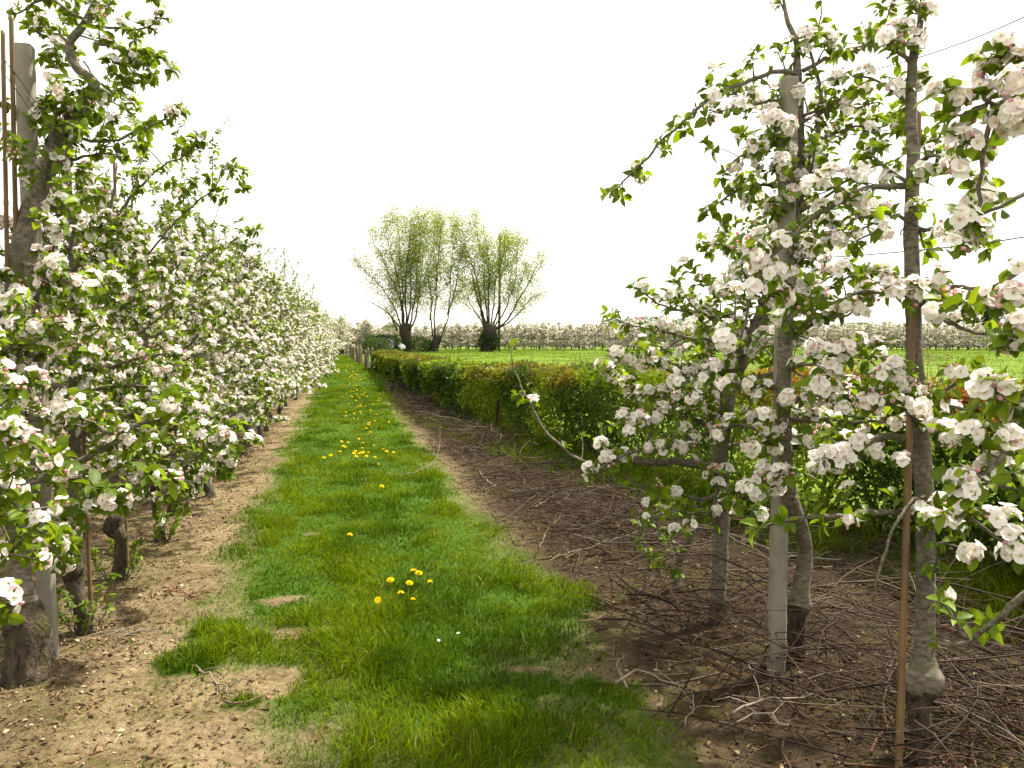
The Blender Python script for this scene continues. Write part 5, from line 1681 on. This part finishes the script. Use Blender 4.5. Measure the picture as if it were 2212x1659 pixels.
for x, y in ((765, 905), (775, 912), (783, 910), (800, 915), (812, 930), (795, 943), (805, 948), (812, 950), (820, 952), (783, 885)):
    dandelion(GP(x, y + 4), 'tiny white daisy in the distant part of the grass strip', 'daisies in the distant strip', True)

# ------------------------------------------------------------------ fence at the end of the strip
def build_fence():
    r = np.random.default_rng(71)
    a, b = GP(803, 797), GP(752, 771)
    root = empty('post_fence', tuple(a))
    tag(root, 'row of weathered wooden fence posts at the far end of the grass strip', 'fence')
    n = 15
    for i in range(n):
        f = i / (n - 1)
        q = a + (b - a) * f + np.array([r.normal() * 0.12, r.normal() * 0.3, 0])
        h = r.uniform(0.9, 1.12)
        w = r.uniform(0.05, 0.085)
        if i in (5, 6):
            w *= 1.3
        g = Geo()
        P = np.array([[0, 0, -0.1], [r.normal() * 0.01, 0, h * 0.5], [r.normal() * 0.04, r.normal() * 0.03, h]])
        pp, rr = catmull(P, [w, w * 0.95, w * 0.85], 0.15)
        V, F3, F4 = tube(pp, rr, 7, 0.12, i)
        g.add(V + (q - a), F3, F4)
        part('post', g.mesh('post', [M['post_wood']], smooth=True), root)
    for z in (0.45, 0.85):
        g = Geo()
        V, F3, F4 = tube(np.array([[0, 0, z], (b - a) * 0.5 + [0, 0, z - 0.03], (b - a) + [0, 0, z]]), [0.004] * 3, 3)
        g.add(V, F3, F4)
        part('wire', g.mesh('wire', [M['wire']]), root)
build_fence()

# ------------------------------------------------------------------ pollard willows and pole
DW = 86.0
def leaf_cloud(P, r, size, col, jit):
    n = len(P)
    MM = frames_xz(rdir(r, n), rdir(r, n))
    g = Geo()
    bake(g, LEAVES[0], r.integers(0, 5, n), P + r.normal(size=(n, 3)) * jit, MM, r.uniform(*size, n), col)
    return g

def willow(seed, trunk, stems, label, ivy, leaf_n, tall):
    """trunk: [(px,py,radius)], stems: [[(px,py)...]] in photo pixels at the willow's distance"""
    r = np.random.default_rng(seed)
    base = W(trunk[0][0], 757, DW)
    base[2] = 0
    root = empty('pollard_willow', tuple(base))
    tag(root, label, 'tree', 'pollard willows')
    P = [base + [0, 0, -0.2]] + [W(x, y, DW) for x, y, q in trunk[1:]]
    pts, rad = catmull(P, [q * 0.85 for *_, q in trunk], 0.25)
    g = Geo()
    V, F3, F4 = tube(pts, rad, 11, 0.22, seed)
    g.add(V - base, F3, F4)
    part('trunk', g.mesh('trunk', [M['willow_bark']], smooth=True), root)
    tips = []
    for st in stems:
        dd = r.normal() * 1.3
        q = [W(x, y, DW + dd * (i / (len(st) - 1)) * 1.6) for i, (x, y) in enumerate(st)]
        r0 = r.uniform(0.08, 0.13)
        p, rr = catmull(q, np.linspace(r0, 0.02, len(q)), 0.35)
        p = p + np.cumsum(r.normal(size=p.shape) * 0.035, axis=0)
        g = Geo()
        V, F3, F4 = tube(p, rr, 5, 0.1, seed)
        g.add(V - base, F3, F4)
        n = len(p)
        def sprout(o, d, ln, r0, lev):
            k = max(3, int(ln / 0.3))
            s = [o]
            for _ in range(k):
                d = unit(d + r.normal(size=3) * 0.11 + np.array([0, 0, 0.045]))
                s.append(s[-1] + d * ln / k)
            s = np.array(s)
            V, F3, F4 = tube(s, np.linspace(r0, 0.006, len(s)), 3, cap=False)
            g.add(V - base, None, F4)
            for i in range(1, len(s)):
                f = i / len(s)
                for _ in range(2):
                    tips.append(s[i] * 0.6 + s[i - 1] * 0.4)
                if lev < 1 and r.random() < 0.75:
                    v = rdir(r)
                    v = unit(unit(v - d * (v @ d)) * 0.75 + d * 0.9 + [0, 0, 0.15])
                    sprout(s[i], v, ln * r.uniform(0.3, 0.55), r0 * 0.55, lev + 1)
        for i in range(int(n * 0.16), n):
            f = i / n
            if r.random() < 0.55 + 0.45 * f:
                v = rdir(r)
                d = unit(p[i] - p[i - 1])
                v = unit(unit(v - d * (v @ d)) * 0.95 + d + [0, 0, 0.15])
                sprout(p[i], v, r.uniform(1.3, 3.0) * (1.1 - 0.45 * f), 0.020, 0)
        part('branch', g.mesh('branch', [M['willow_bark']]), root)
    tips = np.array(tips)
    hgt = (tips[:, 2] - tips[:, 2].min()) / np.ptp(tips[:, 2])
    keep = r.random(len(tips)) < (0.35 + 0.65 * hgt)
    tips = tips[keep]
    reps = max(1, int(leaf_n / max(1, len(tips))))
    P = np.repeat(tips, reps + 1, 0)[: leaf_n]
    col = np.array([0.235, 0.30, 0.03]) * r.uniform(0.6, 1.3, (len(P), 1)) + np.array([0.04, 0.02, 0.0]) * r.random((len(P), 1))
    part('crown', leaf_cloud(P - base, r, (0.10, 0.205), col, 0.38).mesh('crown', [M['far_leaf']]), root, 'stuff')
    # ivy / scrub round the bole
    Q = []
    for (x, y, sx, sy, n) in ivy:
        c = W(x, y, DW)
        v = rdir(r, n) * np.array([[sx, sx * 0.8, sy]]) * r.uniform(0.75, 1.1, (n, 1))
        v *= 1 + 0.25 * (noise3(v[:, 0] * 2, v[:, 1] * 2, v[:, 2] * 2, seed)[:, None] - 0.5) * 2
        q = c + v
        Q.append(q[q[:, 2] > 0.02])
    Q = np.vstack(Q)
    col = np.array([0.032, 0.062, 0.012]) * r.uniform(0.6, 1.6, (len(Q), 1))
    part('ivy', leaf_cloud(Q - base, r, (0.09, 0.18), col, 0.03).mesh('ivy', [M['far_leaf']]), root, 'stuff')
    return root

willow(1, [(882, 757, 0.75), (880, 740, 0.62), (876, 722, 0.72), (877, 706, 0.80), (878, 698, 0.45)],
       [[(858, 715), (850, 700), (848, 685), (850, 680)],
        [(868, 712), (864, 690), (852, 660), (830, 622), (800, 590), (772, 565)], [(870, 712), (866, 680), (858, 640), (838, 590), (815, 545), (800, 525)],
        [(872, 708), (868, 670), (862, 620), (850, 570), (838, 520), (830, 505)], [(874, 708), (873, 670), (872, 620), (868, 560), (865, 500), (862, 480)],
        [(878, 706), (879, 660), (880, 610), (884, 560), (888, 505), (892, 465)], [(880, 706), (886, 660), (888, 620), (890, 570), (898, 520), (906, 470)],
        [(884, 708), (892, 670), (896, 640), (900, 600), (908, 545), (915, 490)], [(886, 710), (897, 690), (904, 650), (906, 610), (912, 560), (922, 510)],
        [(870, 715), (858, 700), (840, 680), (815, 660), (790, 650)]],
       'leftmost pollard willow, many upright dark stems with fresh pale green leaves', [(905, 745, 1.6, 0.9, 2600), (872, 748, 1.2, 0.8, 1400)], 26000, 0)
willow(2, [(938, 757, 0.55), (940, 745, 0.52), (944, 733, 0.62), (942, 724, 0.5)],
       [[(934, 728), (931, 700), (929, 672), (934, 640), (938, 600), (930, 540), (932, 490)], [(952, 730), (962, 705), (968, 680), (972, 640), (972, 590), (976, 530), (982, 485)],
        [(938, 727), (940, 690), (944, 640), (948, 580), (952, 520), (955, 480)], [(968, 680), (978, 640), (985, 600), (992, 560)], [(930, 690), (935, 650), (925, 600), (920, 560)]],
       'slender middle pollard willow with two main stems from a squat bole', [(925, 748, 0.9, 0.6, 900)], 15000, 0)
willow(3, [(1052, 757, 0.85), (1054, 740, 0.72), (1058, 722, 0.95), (1060, 710, 0.8), (1060, 702, 0.4)],
       [[(1045, 712), (1040, 690), (1020, 665), (1008, 640), (1002, 615)], [(1048, 710), (1044, 680), (1040, 640), (1030, 590), (1012, 540), (1005, 505)],
        [(1052, 706), (1050, 670), (1048, 620), (1046, 560), (1034, 510), (1030, 490)], [(1056, 706), (1056, 660), (1058, 610), (1056, 560), (1050, 520)],
        [(1060, 706), (1064, 660), (1066, 610), (1075, 560), (1080, 520)], [(1064, 706), (1075, 670), (1080, 630), (1088, 580), (1098, 530)],
        [(1068, 706), (1085, 680), (1100, 645), (1115, 600), (1122, 550), (1125, 525)], [(1070, 710), (1092, 690), (1112, 655), (1135, 615), (1152, 580), (1160, 565)],
        [(1072, 712), (1100, 695), (1130, 665), (1155, 640), (1180, 630)], [(1055, 706), (1035, 640), (1020, 590), (1000, 555)]],
       'rightmost pollard willow with an ivy-clad bole and wide fan of stems', [(1055, 738, 1.15, 1.3, 4200)], 26000, 0)

def build_pole():
    b = W(1078, 757, 88.5)
    b[2] = 0
    root = empty('utility_pole', tuple(b))
    tag(root, 'slim wooden utility pole beside the rightmost willow', 'pole')
    t = W(1080, 508, 88.5) - b
    g = Geo()
    V, F3, F4 = tube(np.array([[0, 0, -0.3], t * 0.5, t]), [0.16, 0.135, 0.11], 9, 0.03)
    g.add(V, F3, F4)
    part('shaft', g.mesh('shaft', [M['post_wood']], smooth=True), root)
    g = Geo()
    V, F3, F4 = tube(np.array([t + [0.12, 0, -0.7], t + [0.14, 0, 0.1], t + [0.14, 0, 0.95]]), [0.06, 0.03, 0.02], 6)
    g.add(V, F3, F4)
    V, F3, F4 = tube(np.array([t + [0, 0, -0.55], t + [0, 0, -0.1], t + [0, 0, 0.12]]), [0.17, 0.17, 0.1], 8)
    g.add(V, F3, F4)
    part('insulator', g.mesh('insulator', [M['wire']], smooth=True), root)
build_pole()

# ------------------------------------------------------------------ far orchard
rf = np.random.default_rng(81)
FO = 'trees of the far orchard'
for row, (dep, z, lab) in enumerate(((95.5, 0, 'blossoming apple tree in the front row of the orchard beyond the meadow'), (99, 0, 'apple tree in the second row of the far orchard, its top showing'), (103, 0, 'apple tree in the third row of the far orchard, seen through gaps'))):
    px = 735 if row else 960
    while px < 2300:
        p = W(px, 757, dep)
        if not (row == 0 and False):
            plant(FAR, int(rf.integers(0, 99)), (p[0] + rf.normal() * 0.1, p[1] + rf.normal() * 0.2, 0), rf.uniform(0, 6.28), rf.uniform(0.92, 1.12), lab, FO)
        px += (0.95, 1.2, 1.4)[row] * FPX / dep
for x0, y0, n, dx in ((-0.35, 73, 14, 0.0), (2.2, 84, 9, 0.02), (5.4, 88, 5, 0.02), (-3.6, 70, 10, 0), (-1.5, 67.5, 4, 0)):
    for i in range(n):
        first = i == 0 and x0 > -2
        lab = {-0.35: 'apple tree of the row beyond the end of the strip', 2.2: 'apple tree of the row behind the wooden fence', 5.4: 'apple tree of the row beside the white car', -3.6: 'apple tree of the block past the left row', -1.5: 'apple tree closing the far end of the left row'}[x0]
        if first:
            lab = {-0.35: 'blossoming apple tree heading the row beyond the end of the strip', 2.2: 'spiky blossoming apple tree heading the row behind the fence', 5.4: 'blossoming apple tree heading the row beside the white car', -1.5: 'blossoming apple tree that ends the left row'}[x0]
        plant(LOW if i < 3 else FAR, int(rf.integers(0, 99)), (x0 + rf.normal() * 0.1 + dx * i, y0 + i * 1.1, 0), rf.uniform(0, 6.28), rf.uniform(1.0, 1.15), lab, FO)
# small posts and canes in front of the far orchard
gp = Geo()
for i, (x, h) in enumerate(((1112, 1.5), (1205, 1.1), (1262, 1.2), (1345, 1.0), (1385, 1.6), (1476, 1.4), (1590, 1.2), (1905, 1.1), (2050, 1.0))):
    p = W(x, 758, 93.5)
    p[2] = 0
    g = Geo()
    V, F3, F4 = tube(np.array([[0, 0, -0.2], [0.01, 0, h * 0.5], [rf.normal() * 0.05, 0, h]]), [0.07, 0.065, 0.06], 6, 0.1, i)
    g.add(V, F3, F4)
    o = part('fence_post', g.mesh('fence_post', [M['post_wood']], smooth=True), None)
    o.location = p
    tag(o, 'weathered wooden post at the meadow edge before the far orchard', 'post', 'posts along the far meadow edge')

# hedges and scrub round the far track
def leafy_mass(name, label, cat, c, half, n, size, col, seed, group=None, sphere=False, mat='far_leaf', trunk=0.0):
    r = np.random.default_rng(seed)
    root = empty(name, (c[0], c[1], 0))
    tag(root, label, cat, group)
    v = rdir(r, n)
    if not sphere:
        v = v / np.maximum(np.abs(v).max(1, keepdims=True), 1e-6)
    v = v * r.uniform(0.6, 1.0, (n, 1)) ** 0.5
    nz_ = noise3(v[:, 0] * 2.2 + seed, v[:, 1] * 2.2, v[:, 2] * 2.2, seed)
    v = v * (0.78 + 0.42 * nz_)[:, None]
    P = v * half + np.array([0, 0, c[2]])
    k = P[:, 2] > 0.02
    P, nz_ = P[k], nz_[k]
    cc = np.array(col) * (0.65 + 0.7 * nz_[:, None]) * r.uniform(0.7, 1.3, (len(P), 1))
    part('crown' if trunk else 'foliage', leaf_cloud(P, r, size, cc, 0.02).mesh('foliage', [M[mat]]), root, 'stuff')
    g = Geo()
    h = max(c[2] - half[2] * 0.2, 0.4)
    for s in range(1 if trunk else 5):
        o = np.array([0, 0, -0.3]) if trunk else np.array([r.uniform(-0.8, 0.8) * half[0], r.uniform(-0.6, 0.6) * half[1], -0.1])
        V, F3, F4 = tube(np.array([o, o + [0.05, 0, h * 0.5], o + [0.0, 0.1, h]]), [trunk or 0.04, (trunk or 0.04) * 0.8, (trunk or 0.04) * 0.4], 6, 0.1)
        g.add(V, F3, F4)
    part('trunk' if trunk else 'stem', g.mesh('trunk', [M['willow_bark']], smooth=True), root)
    return root
p = W(815, 750, 74); leafy_mass('clipped_hedge', 'dark clipped hedge block behind the wooden fence', 'hedge', (p[0], p[1], 0.75), (0.9, 1.2, 0.75), 2600, (0.06, 0.12), (0.045, 0.085, 0.012), 901)
p = W(826, 748, 80); leafy_mass('clipped_hedge', 'dark clipped hedge left of the white car', 'hedge', (p[0], p[1], 0.85), (1.6, 1.0, 0.9), 6000, (0.09, 0.17), (0.04, 0.08, 0.012), 902)
p = W(788, 752, 74); leafy_mass('clipped_hedge', 'small dark shrub at the end of the fence row', 'shrub', (p[0], p[1], 0.6), (0.8, 1.0, 0.7), 1700, (0.06, 0.12), (0.05, 0.085, 0.012), 903)
# far woods
for i, (x, ytop, dep, wpx, col, lab) in enumerate((
        (2185, 655, 190, 80, (0.075, 0.10, 0.025), 'large round pale green tree beyond the orchard at right'),
        (2128, 672, 230, 22, (0.05, 0.075, 0.03), 'slim pale conifer left of the large round tree'),
        (2106, 686, 240, 20, (0.018, 0.03, 0.018), 'dark conifer on the skyline at right, the broader one'),
        (2088, 690, 240, 14, (0.018, 0.03, 0.018), 'small dark conifer on the skyline at right'),
        (1400, 682, 300, 130, (0.085, 0.12, 0.025), 'broad green wood top above the far orchard'),
        (1325, 692, 300, 80, (0.08, 0.11, 0.028), 'low green tree top left of the broad wood top'),
        (1470, 690, 300, 90, (0.08, 0.115, 0.028), 'low green tree top right of the broad wood top'),
        (848, 702, 200, 50, (0.09, 0.125, 0.03), 'green tree top behind the leftmost willow bole'),
        (768, 712, 220, 30, (0.10, 0.085, 0.05), 'brownish leafless tree top at the end of the track'),
        (1850, 696, 300, 120, (0.07, 0.095, 0.03), 'hazy tree top behind the orchard near the twisting trunk'))):
    b = W(x, 757, dep)
    top = W(x, ytop, dep)[2]
    hw = wpx / 2 * dep / FPX
    leafy_mass('distant_tree', lab, 'tree', (b[0], b[1], top * 0.55), (hw, hw, top * 0.47), 5200, (0.25, 0.6), col, 920 + i, 'trees beyond the far orchard', True, trunk=0.3)

# ------------------------------------------------------------------ parked car
def build_car():
    p = W(834, 757, 83.5)
    root = empty('parked_car', (p[0], p[1], 0.02), math.radians(-12))
    tag(root, 'small white hatchback parked beside the leftmost willow, partly hidden', 'car')
    paint = noisy('car_paint', (0.82, 0.83, 0.84), (0.86, 0.87, 0.88), 2, 0.25, 0, spec=0.6)
    glass = noisy('car_glass', (0.02, 0.025, 0.03), (0.05, 0.055, 0.06), 2, 0.08, 0, spec=0.8)
    black = noisy('tyre_rubber', (0.015, 0.015, 0.015), (0.03, 0.03, 0.03), 20, 0.85, 0)
    steel = noisy('wheel_steel', (0.35, 0.35, 0.36), (0.5, 0.5, 0.5), 10, 0.4, 0, spec=0.6)
    lampm = noisy('lamp_lens', (0.6, 0.6, 0.6), (0.75, 0.75, 0.75), 10, 0.1, 0, spec=0.8)
    # side profile (x along the car, nose at +x), lofted over the width
    prof = [(-1.95, 0.35), (-1.98, 0.62), (-1.9, 0.95), (-1.45, 1.42), (-0.9, 1.50), (0.15, 1.47), (0.55, 1.30), (1.02, 0.96), (1.65, 0.84), (1.92, 0.70), (1.98, 0.45), (1.9, 0.28), (0, 0.24)]
    ws = [0.78, 0.82, 0.80, 0.62, 0.58, 0.58, 0.63, 0.76, 0.74, 0.70, 0.70, 0.72, 0.78]
    V, F3, F4 = [], [], []
    n = len(prof)
    for s in (-1, 1):
        for (x, z), w in zip(prof, ws):
            V.append([x, s * w, z])
    for s in (-1, 1):
        V.append([0, s * 0.82, 0.75])
    for i in range(n):
        j = (i + 1) % n
        F4.append([i, j, n + j, n + i])
        F3.append([j, i, 2 * n])
        F3.append([n + i, n + j, 2 * n + 1])
    part('body', make_mesh('body', np.array(V), F3, F4, None, [paint]), root)
    def quad(name, pts, m):
        part(name, make_mesh(name, np.array(pts, float), None, [[0, 1, 2, 3]], None, [m]), root)
    quad('windscreen', [(0.58, -0.56, 1.30), (1.0, -0.68, 1.0), (1.0, 0.68, 1.0), (0.58, 0.56, 1.30)], glass)
    quad('rear_window', [(-1.52, -0.56, 1.38), (-1.88, -0.7, 1.0), (-1.88, 0.7, 1.0), (-1.52, 0.56, 1.38)], glass)
    for s in (-1, 1):
        quad('side_window', [(-1.4, s * 0.71, 1.32), (-1.6, s * 0.80, 0.98), (-0.4, s * 0.82, 0.98), (-0.4, s * 0.69, 1.38)], glass)
        quad('side_window', [(-0.3, s * 0.69, 1.38), (-0.3, s * 0.82, 0.98), (0.85, s * 0.80, 0.98), (0.35, s * 0.71, 1.34)], glass)
        quad('headlight', [(1.80, s * 0.5, 0.79), (1.96, s * 0.46, 0.62), (1.93, s * 0.70, 0.60), (1.78, s * 0.72, 0.78)], lampm)
        for x in (-1.25, 1.25):
            a = np.linspace(0, 2 * math.pi, 15)[:-1]
            w = empty('wheel', (x, s * 0.72, 0.30))
            w.parent = root
            P = np.array([[0, -0.09, 0], [0, -0.088, 0], [0, 0.088, 0], [0, 0.09, 0]])
            Vt, f3, f4 = tube(P, [0.26, 0.30, 0.30, 0.26], 16)
            part('tyre', make_mesh('tyre', Vt, f3, f4, None, [black], smooth=False), w)
            Vt, f3, f4 = tube(np.array([[0, -0.1, 0], [0, 0.1, 0]]), [0.18, 0.18], 12)
            part('rim', make_mesh('rim', Vt, f3, f4, None, [steel]), w)
build_car()
